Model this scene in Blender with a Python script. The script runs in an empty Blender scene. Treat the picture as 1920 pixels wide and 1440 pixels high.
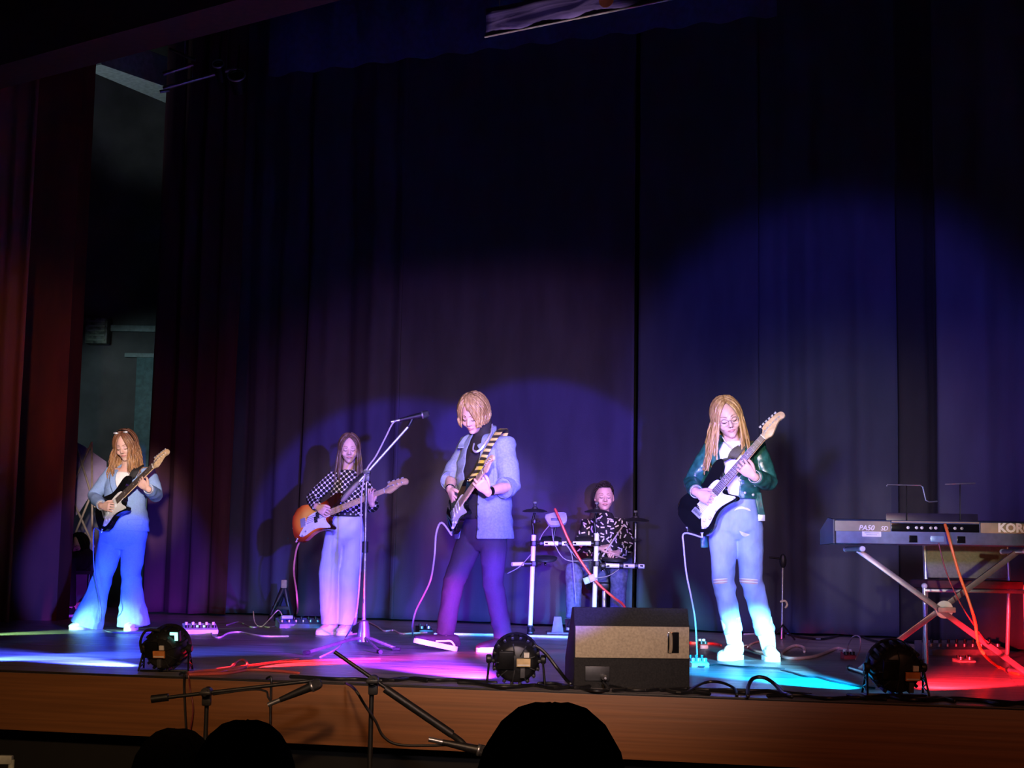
import bpy, bmesh, math, random
from mathutils import Vector as V, Matrix, noise
from mathutils.bvhtree import BVHTree
random.seed(7)
D = bpy.data; SC = bpy.context.scene; COL = SC.collection
PI = math.pi

# ------------------------------------------------------------------ camera
CAMH = 0.61; FPX = 2800.0; ROLL = 0.015
PITCH = math.atan(330.0 / FPX)
_f = V((0, math.cos(PITCH), math.sin(PITCH))); _r0 = V((1, 0, 0)); _u0 = V((0, -math.sin(PITCH), math.cos(PITCH)))
_r = _r0 * math.cos(ROLL) + _u0 * math.sin(ROLL); _u = _u0 * math.cos(ROLL) - _r0 * math.sin(ROLL)
CAM = V((0, 0, CAMH))
cd = D.cameras.new('camera'); cam = D.objects.new('camera', cd); COL.objects.link(cam); SC.camera = cam
cd.sensor_width = 36; cd.lens = 36 * FPX / 1920; cd.clip_start = .05; cd.clip_end = 200
m = Matrix((_r, _u, -_f)).transposed().to_4x4(); m.translation = CAM; cam.matrix_world = m

def ray(px, py): return _f * FPX + _r * (px - 960) + _u * (720 - py)
def at(px, py, Y):                      # the point at depth Y seen at a pixel
    d = ray(px, py); return CAM + d * (Y / d.y)
def gr(px, py, z=0.0):                  # the point on the level z seen at a pixel
    d = ray(px, py); return CAM + d * ((z - CAMH) / d.z)
def onp(px, py, p0, n):                 # the point on a plane seen at a pixel
    d = ray(px, py); return CAM + d * ((p0 - CAM).dot(n) / d.dot(n))

# ------------------------------------------------------------------ world, lights, exposure
w = D.worlds.new('world'); SC.world = w; w.use_nodes = True
w.node_tree.nodes['Background'].inputs[0].default_value = (.010, .008, .014, 1)
w.node_tree.nodes['Background'].inputs[1].default_value = .12
SC.view_settings.view_transform = 'Standard'; SC.view_settings.look = 'None'
SC.view_settings.gamma = 1; SC.view_settings.exposure = 1.28; SC.view_settings.use_curve_mapping = False
SC.cycles.use_denoising = True
SC.cycles.max_bounces = 6; SC.cycles.sample_clamp_indirect = 3

def spot(name, loc, target, energy, color, deg, blend=.25, radius=.06):
    l = D.lights.new(name, 'SPOT'); l.energy = energy; l.color = color
    l.spot_size = math.radians(deg); l.spot_blend = blend; l.shadow_soft_size = radius
    o = D.objects.new(name, l); COL.objects.link(o); o.location = loc
    o.rotation_euler = (V(target) - V(loc)).to_track_quat('-Z', 'Y').to_euler(); return o

# stage depth references (from the ground contact of each thing)
Y1 = gr(205, 1181).y; Y2 = gr(627, 1190).y; Y3 = gr(890, 1221).y; Y4 = 13.15; Y5 = gr(1400, 1238).y
CA = gr(330, 1149); CB = gr(1600, 1196)
CDIR = (CB - CA).normalized(); CNRM = V((CDIR.y, -CDIR.x, 0))        # back curtain line and its normal (towards the hall)
EA = gr(0, 1256); EB = gr(1920, 1327); EDIR = (EB - EA).normalized(); ENRM = V((EDIR.y, -EDIR.x, 0))
SFY = gr(681, 1219).y
PAR = [gr(309, 1260), gr(967, 1287), gr(1681, 1306)]
def over(p, z, back=0.0): return V((p.x, p.y + back, z))
# front-of-house wash lamps and added fills, high in the hall and at balcony rail height
spot('house_or_fill_lamp', (0, -1, 2.0), at(662, 885, Y2), 1150, (1.0, .80, .72), 4.6, .7, .12)
spot('house_or_fill_lamp', (0, -1, 1.9), at(903, 845, Y3), 2700, (1.0, .74, .46), 5.2, .7, .12)
spot('house_or_fill_lamp', (-1.6, -1, 1.5), at(1470, 840, Y5), 1350, (1.0, .95, .80), 11.5, .8, .4)
spot('house_or_fill_lamp', (.1, -1, 2.0), at(241, 880, Y1), 4300, (1.0, .84, .76), 4.4, .7, .12)
spot('house_or_fill_lamp', (.1, -1, 1.9), at(1383, 838, Y5), 1200, (1.0, .80, .56), 3.8, .7, .12)  # extra narrow fill added for the right guitarist's face
spot('rail_or_fill_lamp', (.6, -1, 1.5), at(1135, 950, Y4), 2300, (1.0, .62, .80), 2.2, .7, .1)  # pink fill added to brighten the drummer's face
spot('rail_or_fill_lamp', (.6, -1, 1.5), at(1085, 1060, 12.6), 2600, (.88, .86, 1), 3.6, .7, .1)  # fill added to whiten the drum rack
spot('rail_or_fill_lamp', (1.3, -.5, 1.1), at(772, 1005, 13.8), 5400, (.10, .065, 1), 10.8, .2, .05)
spot('rail_or_fill_lamp', (1.5, -.5, 1.1), at(1020, 955, 13.6), 5000, (.11, .07, 1), 10.2, .2, .05)
spot('rail_or_fill_lamp', (-1.6, -1, 1.4), at(1395, 1075, Y5), 430, (.35, .45, 1), 6.5, .6, .05)
spot('rail_or_fill_lamp', (-1.5, -1, 1.4), at(1560, 800, 12.6), 1900, (.12, .10, 1), 17, .35, .2)
spot('rail_or_fill_lamp', (1.2, -.5, 1.3), at(640, 1080, Y2), 500, (.35, .38, 1), 5, .6, .05)
spot('house_or_fill_lamp', (.6, -3, 3.4), (-.2, 12.8, .45), 1500, (1.0, .82, .86), 23, 1.0, .3)  # wide fill added to lift the whole stage
# colour clusters of the LED cans along the stage edge
P0, Pc, P2_ = PAR
spot('can_or_fill_lamp', over(P0, .16, .16) + V((-.03, 0, 0)), at(234, 1104, Y1), 1250, (.03, .06, 1), 17, .4, .04)
spot('can_or_fill_lamp', over(P0, .12, .14) + V((.07, 0, 0)), gr(520, 1247), 1500, (1, .02, .03), 22, .6, .04)
spot('can_or_fill_lamp', over(Pc, .15, .16) + V((-.06, 0, 0)), at(842, 1150, Y3), 520, (.75, .03, .6), 13, .6, .04)
spot('can_or_fill_lamp', over(Pc, .16, .16) + V((.03, 0, 0)), at(938, 1140, Y3), 1000, (.14, .03, 1), 20, .6, .04)
spot('can_or_fill_lamp', over(P2_, .17, .16) + V((-.06, 0, 0)), at(1405, 1215, Y5), 1700, (.2, .72, 1), 14, .7, .04)
spot('can_or_fill_lamp', over(P2_, .16, .16) + V((.07, 0, 0)), gr(1850, 1275), 1000, (1, .015, .03), 36, .6, .04)
spot('can_or_fill_lamp', over(P0, .14, .15) + V((.06, 0, 0)), at(694, 1120, SFY), 200, (1, .02, .05), 10, .6, .04)
spot('can_or_fill_lamp', gr(-170, 1196) + V((0, 0, .18)), gr(70, 1187), 260, (.45, 1, .35), 24, .7, .05)
spot('can_or_fill_lamp', (.25, 7.0, .35), gr(1040, 40, 3.85), 110, (.85, .70, 1), 20, .7, .05)  # uplight added to brighten the banner, not a cluster of a can
# cans outside the frame along the same edge
PL = gr(-190, 1245)
spot('can_or_fill_lamp', over(PL, .16, .1), at(165, 1130, Y1), 110, (.04, .32, 1), 14, .6, .05)
spot('can_or_fill_lamp', over(PL, .2, .1), gr(60, 1234), 1300, (.04, .10, 1), 36, .7, .05)
# floor-skimming clusters of the cans
spot('can_or_fill_lamp', over(P0, .19, .16) + V((-.05, 0, 0)), gr(175, 1243), 2600, (.05, .08, 1), 31, .7, .04)
spot('can_or_fill_lamp', over(Pc, .19, .16) + V((-.05, 0, 0)), gr(835, 1258), 2200, (.32, .03, 1), 36, .7, .04)
spot('can_or_fill_lamp', over(P2_, .19, .16) + V((-.06, 0, 0)), gr(1500, 1278), 1500, (.0, .42, 1), 42, .7, .04)
# overhead stage bar: violet wash on the back curtain, added down-light that brightens the boards
spot('bar_or_fill_lamp', (-1.2, 7.5, 5.0), at(830, 830, 13.8), 300, (.5, .22, .62), 44, .9, .1)
spot('bar_or_fill_lamp', (-3.2, 8.5, 5.0), at(480, 1000, 14.8), 80, (.75, .08, .30), 40, .7, .1)
spot('bar_or_fill_lamp', (1.5, 7.0, 5.0), at(1480, 950, 12.6), 420, (.5, .27, .62), 42, .6, .1)
spot('bar_or_fill_lamp', (-.8, 9.6, 5.2), (-.6, 9.8, 0), 3200, (.85, .70, .80), 84, .6, .1)
# unseen fills added in the wings to brighten the door and the beam
spot('wing_fill_lamp', (-4.9, 15.3, 2.9), at(285, 800, 17.5), 22, (.55, .85, .9), 70, .6, .1)
spot('wing_fill_lamp', (-4.9, 15.2, 3.2), gr(250, 160, 5.9), 26, (.7, .88, .95), 60, .6, .1)
spot('rail_or_fill_lamp', (.9, -.8, .85), at(1775, 1010, 8.4), 650, (1, .88, .64), 6, .6, .05)  # fill added for the keyboard back and the chair
spot('house_or_fill_lamp', (1.7, 1.5, 2.6), (1.7, 6.8, -.3), 70, (1, .34, .16), 60, .8, .2)  # reddish fill added for the right part of the stage front
spot('house_or_fill_lamp', (-1, 0, 3), at(85, 700, 13.3), 220, (1, .5, .25), 10, .9, .2)  # warm fill added to brighten the left proscenium flat
# a weak warm fill added over the front rows to lift the stage front
spot('house_or_fill_lamp', (-.9, 1.0, 3.0), (-1.0, 7.6, -.3), 300, (1, .58, .28), 40, .8, .2)

# ------------------------------------------------------------------ helpers
ORI = {}
def fm(o, x, y, z):
    M = Matrix((x, y, z)).transposed().to_4x4(); M.translation = o; return M
def base(bm):
    xs = [v.co for v in bm.verts]
    return V((sum(c.x for c in xs) / len(xs), sum(c.y for c in xs) / len(xs), min(c.z for c in xs)))
def obj(name, bm, mats, parent=None, origin=None, sharp=.7, kind=None):
    o0 = V(ORI[parent.name]) if parent else V(origin if origin is not None else base(bm))
    bm.transform(Matrix.Translation(-o0)); bm.normal_update()
    me = D.meshes.new(name); bm.to_mesh(me); bm.free()
    for mm in (mats if isinstance(mats, (list, tuple)) else [mats]): me.materials.append(mm)
    me.shade_smooth()
    if sharp: me.set_sharp_from_angle(angle=sharp)
    o = D.objects.new(name, me); COL.objects.link(o)
    if parent: o.parent = parent
    else: o.location = o0
    ORI[o.name] = o0
    if kind: o['kind'] = kind
    return o
def tag(o, label=None, cat=None, group=None, kind=None):
    if label: o['label'] = label
    if cat: o['category'] = cat
    if group: o['group'] = group
    if kind: o['kind'] = kind
    return o
def thing(name, loc, label, cat, group=None):
    o = D.objects.new(name, None); o.empty_display_size = .1; COL.objects.link(o); o.location = loc
    ORI[o.name] = V(loc); return tag(o, label, cat, group)
NB = bmesh.new
def setm(bm, n0, mi):
    bm.faces.ensure_lookup_table()
    for f in bm.faces[n0:]: f.material_index = mi
def box(bm, c, s, M=None, bev=0.0, mi=0):
    n0 = len(bm.faces)
    T = Matrix.Translation(c) @ Matrix.Diagonal((s[0], s[1], s[2], 1))
    if M is not None: T = M @ T
    r = bmesh.ops.create_cube(bm, size=1, matrix=T)
    if bev:
        es = list({e for v in r['verts'] for e in v.link_edges})
        bmesh.ops.bevel(bm, geom=es, offset=bev, segments=2, affect='EDGES', profile=.6)
    setm(bm, n0, mi); return bm
def frame_of(t, side=None):
    t = t.normalized(); s = side if side is not None else V((0, 0, 1))
    u = s - t * s.dot(t)
    if u.length < 1e-4: s = V((1, 0, 0)); u = s - t * s.dot(t)
    if u.length < 1e-4: s = V((0, 1, 0)); u = s - t * s.dot(t)
    u.normalize(); return u, t.cross(u)
def tube(bm, pts, rad, seg=12, side=None, cap='round', mi=0, power=2.0):
    """closed tube through pts; rad = number or (a along side, b across)"""
    n0 = len(bm.faces); pts = [V(p) for p in pts]; n = len(pts)
    if not isinstance(rad, (list,)): rad = [rad] * n
    rad = [(r, r) if not isinstance(r, (tuple, list)) else r for r in rad]
    rings = []; u = None
    for i in range(n):
        t = (pts[min(i + 1, n - 1)] - pts[max(i - 1, 0)])
        if t.length < 1e-6: t = V((0, 0, 1))
        t.normalize()
        if side is not None:
            s = side[i] if isinstance(side, list) else side
            u, v = frame_of(t, V(s))
        elif u is None: u, v = frame_of(t)
        else:
            u = u - t * u.dot(t); u = u.normalized() if u.length > 1e-5 else frame_of(t)[0]; v = t.cross(u)
        rings.append((pts[i], t.copy(), u.copy(), v.copy(), rad[i]))
    def ring(c, u, v, a, b):
        out = []
        for k in range(seg):
            an = 2 * PI * k / seg; ca, sa = math.cos(an), math.sin(an)
            if power != 2.0:
                ca = math.copysign(abs(ca) ** (2 / power), ca); sa = math.copysign(abs(sa) ** (2 / power), sa)
            out.append(bm.verts.new(c + u * (a * ca) + v * (b * sa)))
        return out
    R = []
    c, t, u, v, (a, b) = rings[0]
    if cap == 'round':
        q = min(a, b); R.append(('p', bm.verts.new(c - t * q)))
        R.append(('r', ring(c - t * q * .7, u, v, a * .7, b * .7)))
    for c, t, u, v, (a, b) in rings: R.append(('r', ring(c, u, v, a, b)))
    c, t, u, v, (a, b) = rings[-1]
    if cap == 'round':
        q = min(a, b); R.append(('r', ring(c + t * q * .7, u, v, a * .7, b * .7)))
        R.append(('p', bm.verts.new(c + t * q)))
    for (ka, A), (kb, B) in zip(R[:-1], R[1:]):
        for k in range(seg):
            k2 = (k + 1) % seg
            if ka == 'p': bm.faces.new((A, B[k2], B[k]))
            elif kb == 'p': bm.faces.new((A[k], A[k2], B))
            else: bm.faces.new((A[k], A[k2], B[k2], B[k]))
    if cap == 'flat':
        bm.faces.new(R[0][1][::-1]); bm.faces.new(R[-1][1])
    setm(bm, n0, mi); return bm
def rod(bm, p0, p1, r, seg=10, mi=0, r1=None): return tube(bm, [p0, p1], [r, r1 if r1 is not None else r], seg, cap='flat', mi=mi)
def ball(bm, c, r, M=None, seg=14, mi=0):
    n0 = len(bm.faces); r = (r, r, r) if not isinstance(r, (tuple, list)) else r
    T = Matrix.Translation(c) @ Matrix.Diagonal((*r, 1))
    if M is not None: T = M @ T
    bmesh.ops.create_uvsphere(bm, u_segments=seg, v_segments=max(6, seg // 2 + 2), radius=1, matrix=T)
    setm(bm, n0, mi); return bm
def lathe(bm, prof, M, seg=24, mi=0, wob=None):
    """profile of (radius, height) around the z axis of M"""
    n0 = len(bm.faces); R = []
    for r, z in prof:
        if r < 1e-5: R.append([bm.verts.new(M @ V((0, 0, z)))])
        else: R.append([bm.verts.new(M @ V((r * math.cos(2 * PI * k / seg), r * math.sin(2 * PI * k / seg), z))) for k in range(seg)])
    for A, B in zip(R[:-1], R[1:]):
        for k in range(seg):
            k2 = (k + 1) % seg
            if len(A) == 1 and len(B) == 1: continue
            if len(A) == 1: bm.faces.new((A[0], B[k2], B[k]))
            elif len(B) == 1: bm.faces.new((A[k], A[k2], B[0]))
            else: bm.faces.new((A[k], A[k2], B[k2], B[k]))
    setm(bm, n0, mi); return bm
def prism(bm, out, z0, z1, M=None, bev=0.0, mi=0):
    n0 = len(bm.faces); M = M or Matrix.Identity(4)
    a = [bm.verts.new(M @ V((x, y, z0))) for x, y in out]; b = [bm.verts.new(M @ V((x, y, z1))) for x, y in out]
    n = len(out); fs = [bm.faces.new(a[::-1]), bm.faces.new(b)]
    for k in range(n): fs.append(bm.faces.new((a[k], a[(k + 1) % n], b[(k + 1) % n], b[k])))
    if bev:
        es = [e for f in fs[:2] for e in f.edges]
        bmesh.ops.bevel(bm, geom=es, offset=bev, segments=2, affect='EDGES', profile=.6)
    bmesh.ops.recalc_face_normals(bm, faces=bm.faces[n0:]); setm(bm, n0, mi); return bm
def catmull(pts, k=4, closed=False):
    out = []; n = len(pts); P = [V(p) for p in pts]
    rng = range(n) if closed else range(n - 1)
    for i in rng:
        p0 = P[i - 1] if closed or i > 0 else P[0]; p1 = P[i]; p2 = P[(i + 1) % n]
        p3 = P[(i + 2) % n] if closed or i + 2 < n else P[-1]
        for j in range(k):
            t = j / k
            out.append(.5 * ((2 * p1) + (p2 - p0) * t + (2 * p0 - 5 * p1 + 4 * p2 - p3) * t * t + (3 * p1 - p0 - 3 * p2 + p3) * t ** 3))
    if not closed: out.append(P[-1])
    return out
def smooth2(out, k=3): return [(p.x, p.y) for p in catmull([(x, y, 0) for x, y in out], k, True)]
def fuse(bm, voxel, it=4, fac=.5):
    """one continuous surface around overlapping closed volumes"""
    me = D.meshes.new('t'); bm.to_mesh(me); bm.free()
    o = D.objects.new('t', me); COL.objects.link(o)
    a = o.modifiers.new('r', 'REMESH'); a.mode = 'VOXEL'; a.voxel_size = voxel
    if it:
        s = o.modifiers.new('s', 'SMOOTH'); s.iterations = it; s.factor = fac
    dg = bpy.context.evaluated_depsgraph_get(); dg.update()
    m2 = D.meshes.new_from_object(o.evaluated_get(dg))
    D.objects.remove(o); D.meshes.remove(me)
    b = bmesh.new(); b.from_mesh(m2); D.meshes.remove(m2); return b
def solid(bm, th, smooth=0):
    """thickness for an open surface, its rim smoothed"""
    rim = {}
    for e in bm.edges:
        if len(e.link_faces) == 1:
            a, b = e.verts; rim.setdefault(a, []).append(b); rim.setdefault(b, []).append(a)
    for _ in range(smooth):
        new = {v: v.co * .4 + (n[0].co + n[1].co) * .3 for v, n in rim.items() if len(n) == 2}
        for v, c in new.items(): v.co = c
    bm.normal_update(); old = bm.faces[:]; vs = bm.verts[:]; mp = {}
    for v in vs: mp[v] = bm.verts.new(v.co - v.normal * th)
    for f in old:
        g = bm.faces.new([mp[v] for v in reversed(f.verts)]); g.material_index = f.material_index
    for e in [e for e in bm.edges if len(e.link_faces) == 1 and e.verts[0] in mp and e.verts[1] in mp]:
        f = e.link_faces[0]; a, b = e.verts
        for l in f.loops:
            if l.edge == e: a, b = l.vert, l.link_loop_next.vert
        try: bm.faces.new((b, a, mp[a], mp[b]))
        except ValueError: pass
    return bm
def wrinkle(bm, amp, freq, seed=0.0, ridge=False):
    bm.normal_update(); off = V((seed, seed * 1.7, seed * .3)); mv = []
    for v in bm.verts:
        q = V((v.co.x * freq[0], v.co.y * freq[1], v.co.z * freq[2])) + off
        n = noise.noise(q)
        if ridge: n = 1 - 2 * abs(n)
        n2 = noise.noise(q * 2.3)
        mv.append(v.co + v.normal * amp * (n + .4 * n2))
    for v, c in zip(bm.verts, mv): v.co = c
    return bm
def lerp(a, b, t): return a + (b - a) * t
def text_mesh(bm, s, M, size, depth=.001, mi=0, shear=0.0, bold=0.0):
    cu = D.curves.new('t', 'FONT'); cu.body = s; cu.size = size; cu.extrude = depth; cu.shear = shear; cu.offset = bold; cu.resolution_u = 3
    o = D.objects.new('t', cu); COL.objects.link(o)
    dg = bpy.context.evaluated_depsgraph_get(); dg.update()
    me = D.meshes.new_from_object(o.evaluated_get(dg)); D.objects.remove(o); D.curves.remove(cu)
    n0 = len(bm.faces); b2 = bmesh.new(); b2.from_mesh(me); b2.transform(M)
    m2 = D.meshes.new('t2'); b2.to_mesh(m2); b2.free(); bm.from_mesh(m2); D.meshes.remove(me); D.meshes.remove(m2)
    setm(bm, n0, mi); return bm

# ------------------------------------------------------------------ materials
def mat(name, col, rough=.6, metal=0.0, var=.12, scale=(20, 20, 20), bump=0.0, bscale=None, col2=None, spec=.5, emit=None, es=0.0, sheen=0.0, coat=0.0):
    m = D.materials.new(name); m.use_nodes = True; nt = m.node_tree; N = nt.nodes; L = nt.links
    b = N['Principled BSDF']; b.inputs['Roughness'].default_value = rough; b.inputs['Metallic'].default_value = metal
    b.inputs['Specular IOR Level'].default_value = spec
    if sheen: b.inputs['Sheen Weight'].default_value = sheen
    if coat: b.inputs['Coat Weight'].default_value = coat; b.inputs['Coat Roughness'].default_value = .1
    tc = N.new('ShaderNodeTexCoord'); mp = N.new('ShaderNodeMapping'); mp.inputs['Scale'].default_value = scale
    L.new(tc.outputs['Object'], mp.inputs[0])
    nz = N.new('ShaderNodeTexNoise'); nz.inputs['Scale'].default_value = 1; nz.inputs['Detail'].default_value = 4
    L.new(mp.outputs[0], nz.inputs['Vector'])
    cr = N.new('ShaderNodeValToRGB'); c2 = col2 or tuple(max(0, c * (1 - 2 * var)) for c in col)
    c1 = col if col2 else tuple(min(1, c * (1 + var)) for c in col)
    cr.color_ramp.elements[0].position = .35; cr.color_ramp.elements[1].position = .65
    cr.color_ramp.elements[0].color = (*c2, 1); cr.color_ramp.elements[1].color = (*c1, 1)
    L.new(nz.outputs[0], cr.inputs[0]); L.new(cr.outputs[0], b.inputs['Base Color'])
    if bump:
        bp = N.new('ShaderNodeBump'); bp.inputs['Strength'].default_value = bump; bp.inputs['Distance'].default_value = .01
        if bscale:
            mp2 = N.new('ShaderNodeMapping'); mp2.inputs['Scale'].default_value = bscale; L.new(tc.outputs['Object'], mp2.inputs[0])
            nz2 = N.new('ShaderNodeTexNoise'); nz2.inputs['Scale'].default_value = 1; nz2.inputs['Detail'].default_value = 3
            L.new(mp2.outputs[0], nz2.inputs['Vector']); L.new(nz2.outputs[0], bp.inputs['Height'])
        else: L.new(nz.outputs[0], bp.inputs['Height'])
        L.new(bp.outputs[0], b.inputs['Normal'])
    if emit:
        b.inputs['Emission Color'].default_value = (*emit, 1); b.inputs['Emission Strength'].default_value = es
    return m
class Mt: pass
M_ = Mt()
M_.black = mat('black_plastic', (.012, .012, .013), .45, var=.2, scale=(60, 60, 60))
M_.blackmetal = mat('black_metal', (.015, .015, .016), .35, .6, var=.2)
M_.rubber = mat('black_rubber', (.01, .01, .011), .7)
M_.chrome = mat('chrome', (.8, .8, .82), .3, .65, var=.05)
M_.steel = mat('brushed_steel', (.45, .45, .47), .35, .9, var=.08)
M_.white = mat('white_plastic', (.78, .78, .78), .35, var=.03)
M_.cream = mat('pickguard_white', (.80, .79, .74), .3, var=.03)
M_.maple = mat('maple_wood', (.62, .42, .22), .4, var=.12, scale=(8, 60, 60))
M_.rosewood = mat('rosewood', (.085, .045, .028), .45, var=.3, scale=(8, 80, 80))
M_.gblack = mat('black_lacquer', (.006, .006, .007), .08, var=.05, coat=.6)
M_.wire = mat('string_steel', (.5, .48, .44), .35, .9)
M_.strap = mat('black_webbing', (.012, .012, .013), .7, var=.3, scale=(200, 200, 200), bump=.3)
M_.padblack = mat('drum_rubber', (.02, .02, .022), .5)
M_.skin = mat('skin', (.66, .40, .315), .5, var=.05, scale=(30, 30, 30), spec=.4)
M_.lip = mat('lip_skin', (.50, .20, .18), .45, var=.05)
M_.brow = mat('brow_hair', (.17, .09, .05), .6)
M_.lash = mat('dark_lash', (.035, .02, .016), .6)
# ------------------------------------------------------------------ setting
def floor_mat():
    m = mat('stage_boards', (.30, .27, .28), .24, var=.35, scale=(1.2, 26, 1), spec=.35)
    nt = m.node_tree; N = nt.nodes; L = nt.links; b = N['Principled BSDF']
    tc = [n for n in N if n.type == 'TEX_COORD'][0]; mp = [n for n in N if n.type == 'MAPPING'][0]
    ang = -math.atan2(EDIR.y, EDIR.x)
    rt = N.new('ShaderNodeMapping'); rt.inputs['Rotation'].default_value = (0, 0, ang)
    L.new(tc.outputs['Object'], rt.inputs[0]); L.new(rt.outputs[0], mp.inputs[0])
    bk = N.new('ShaderNodeTexBrick'); bk.inputs['Scale'].default_value = 1; bk.inputs['Brick Width'].default_value = 2.6
    bk.inputs['Row Height'].default_value = .11; bk.inputs['Mortar Size'].default_value = .0025
    bk.inputs['Color1'].default_value = (.75, .75, .75, 1); bk.inputs['Color2'].default_value = (1, 1, 1, 1); bk.inputs['Mortar'].default_value = (.15, .15, .15, 1)
    L.new(rt.outputs[0], bk.inputs['Vector'])
    cr = [n for n in N if n.type == 'VALTORGB'][0]
    mx = N.new('ShaderNodeMix'); mx.data_type = 'RGBA'; mx.blend_type = 'MULTIPLY'; mx.inputs['Factor'].default_value = 1
    L.new(cr.outputs[0], mx.inputs['A']); L.new(bk.outputs[0], mx.inputs['B']); L.new(mx.outputs['Result'], b.inputs['Base Color'])
    mp3 = N.new('ShaderNodeMapping'); mp3.inputs['Scale'].default_value = (.5, 22, 1); L.new(rt.outputs[0], mp3.inputs[0])
    nz = N.new('ShaderNodeTexNoise'); nz.inputs['Scale'].default_value = 1; nz.inputs['Detail'].default_value = 3; L.new(mp3.outputs[0], nz.inputs['Vector'])
    ad = N.new('ShaderNodeMath'); ad.operation = 'MULTIPLY'; L.new(nz.outputs[0], ad.inputs[0]); L.new(bk.outputs[0], ad.inputs[1])
    bp = N.new('ShaderNodeBump'); bp.inputs['Strength'].default_value = .35; bp.inputs['Distance'].default_value = .008
    L.new(ad.outputs[0], bp.inputs['Height']); L.new(bp.outputs[0], b.inputs['Normal'])
    mr = N.new('ShaderNodeMapRange'); mr.inputs['To Min'].default_value = .2; mr.inputs['To Max'].default_value = .42
    L.new(nz.outputs[0], mr.inputs['Value']); L.new(mr.outputs[0], b.inputs['Roughness'])
    return m
bm = NB()
fa = EA - EDIR * 5; fb = EB + EDIR * 5; fc = V((fb.x + 3, 20, 0)); fd = V((fa.x - 3, 20, 0))
prism(bm, [(p.x, p.y) for p in (fa, fb, fc, fd)], -.012, 0)
obj('floor', bm, floor_mat(), origin=V((0, 8, -.03)), kind='structure')
M_.fascia = mat('fascia_wood', (.22, .085, .028), .5, var=.1, scale=(1.2, 1.2, 60), bump=.1)
EM = fm(EA, EDIR, -ENRM, V((0, 0, 1)))          # x along the edge, y into the stage
bm = NB(); L_ = (EB - EA).length
fz = -(CAMH * 0) - .30
box(bm, (L_ / 2, .012, fz / 2 - .008), (L_ + 8, .024, -fz - .008), EM, .002)
fascia = obj('wall_front', bm, M_.fascia, origin=EA, kind='structure')
bm = NB(); box(bm, (L_ / 2, .15, fz - .5), (L_ + 8, .03, 1.0), EM)
obj('wall_plinth', bm, mat('plinth_black', (.004, .004, .004), .9), kind='structure')
bm = NB(); box(bm, (L_ / 2, .004, -.0055), (L_ + 8, .014, .011), EM, .003)
obj('trim_1', bm, mat('edge_strip', (.02, .016, .014), .5), kind='structure')
HZ = -1.27
bm = NB(); box(bm, (0, 4, HZ - .03), (16, 14, .06)); obj('floor_hall', bm, mat('hall_floor', (.004, .004, .004), .9), kind='structure')
bm = NB(); box(bm, (0, 14, 7.4), (18, 11, .2)); obj('ceiling', bm, mat('dark_ceiling', (.03, .03, .032), .9), kind='structure')
# left proscenium flat, header, stage house walls
M_.flat = mat('red_brown_flat', (.17, .03, .008), .7, var=.2, scale=(3, 3, 1))
pe = gr(105, 1164); pw = at(-190, 1160, pe.y)
bm = NB(); box(bm, ((pe.x + pw.x) / 2, pe.y + .2, 3.5), (pe.x - pw.x, .4, 7)); obj('wall_left', bm, M_.flat, kind='structure')
h1 = gr(150, 128, 4.55); h2 = gr(640, 0, 4.55); hd = (h2 - h1).normalized(); HM = fm(h1, hd, V((-hd.y, hd.x, 0)), V((0, 0, 1)))
bm = NB(); box(bm, (3.0, -.2, 1.2), (9.0, .4, 2.4), HM); obj('wall_header', bm, mat('brown_header', (.10, .035, .015), .7), kind='structure')
bm = NB(); box(bm, (0, 19.4, 3.7), (18, .2, 7.6)); obj('wall_back', bm, mat('dark_back_wall', (.05, .05, .055), .85), kind='structure')
# wing wall seen behind the left guitarist: recessed bays, a teal door leaf and a cable run
WY = 17.6
M_.wing = mat('wing_plaster', (.075, .07, .072), .85, var=.2, scale=(2, 2, 2))
bm = NB(); a = at(60, 1140, WY); b = at(420, 1140, WY); box(bm, ((a.x + b.x) / 2, WY + .1, 3.5), (b.x - a.x, .2, 7.2)); obj('wall_wing', bm, M_.wing, kind='structure')
def wallpanel(name, x0, y0, x1, y1, th, m, Y=None, **k):
    Y = Y or WY - .002
    p = at(x0, y1, Y); q = at(x1, y0, Y); bm = NB()
    box(bm, ((p.x + q.x) / 2, Y - th / 2, (p.z + q.z) / 2), (q.x - p.x, th, q.z - p.z), None, min(.006, th * .3)); return obj(name, bm, m, **k)
d = wallpanel('door_1', 238, 668, 303, 1130, .05, mat('teal_door', (.05, .11, .12), .6, var=.15), kind='structure')
bm = NB(); c = at(250, 930, WY - .09); rod(bm, c, c + V((.1, 0, 0)), .012); rod(bm, c, c + V((0, .06, 0)), .01); obj('handle', bm, M_.steel, d)
wallpanel('trim_2', 205, 612, 306, 622, .06, mat('pale_ledge', (.16, .19, .19), .6), kind='structure')
wallpanel('trim_3', 236, 664, 306, 671, .07, mat('pale_lintel', (.16, .2, .2), .6), kind='structure')
wallpanel('trim_4', 120, 598, 168, 608, .06, mat('pale_ledge_b', (.12, .13, .12), .6), kind='structure')
t = thing('ventilation_box', at(184, 645, WY - .1), 'small pale grated box high on the dark wing wall', 'box')
p = at(184, 622, WY - .1); bm = NB(); box(bm, p, (.26, .18, .30), None, .01); obj('casing', bm, mat('box_grey', (.14, .15, .12), .7, var=.4, scale=(14, 14, 14)), t)
for k in range(5):
    bm = NB(); box(bm, p + V((0, -.095, -.11 + k * .055)), (.21, .014, .022), None, .003); obj('slat', bm, mat('box_slat', (.2, .22, .17), .6) if k == 0 else D.materials['box_slat'], t)
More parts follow.
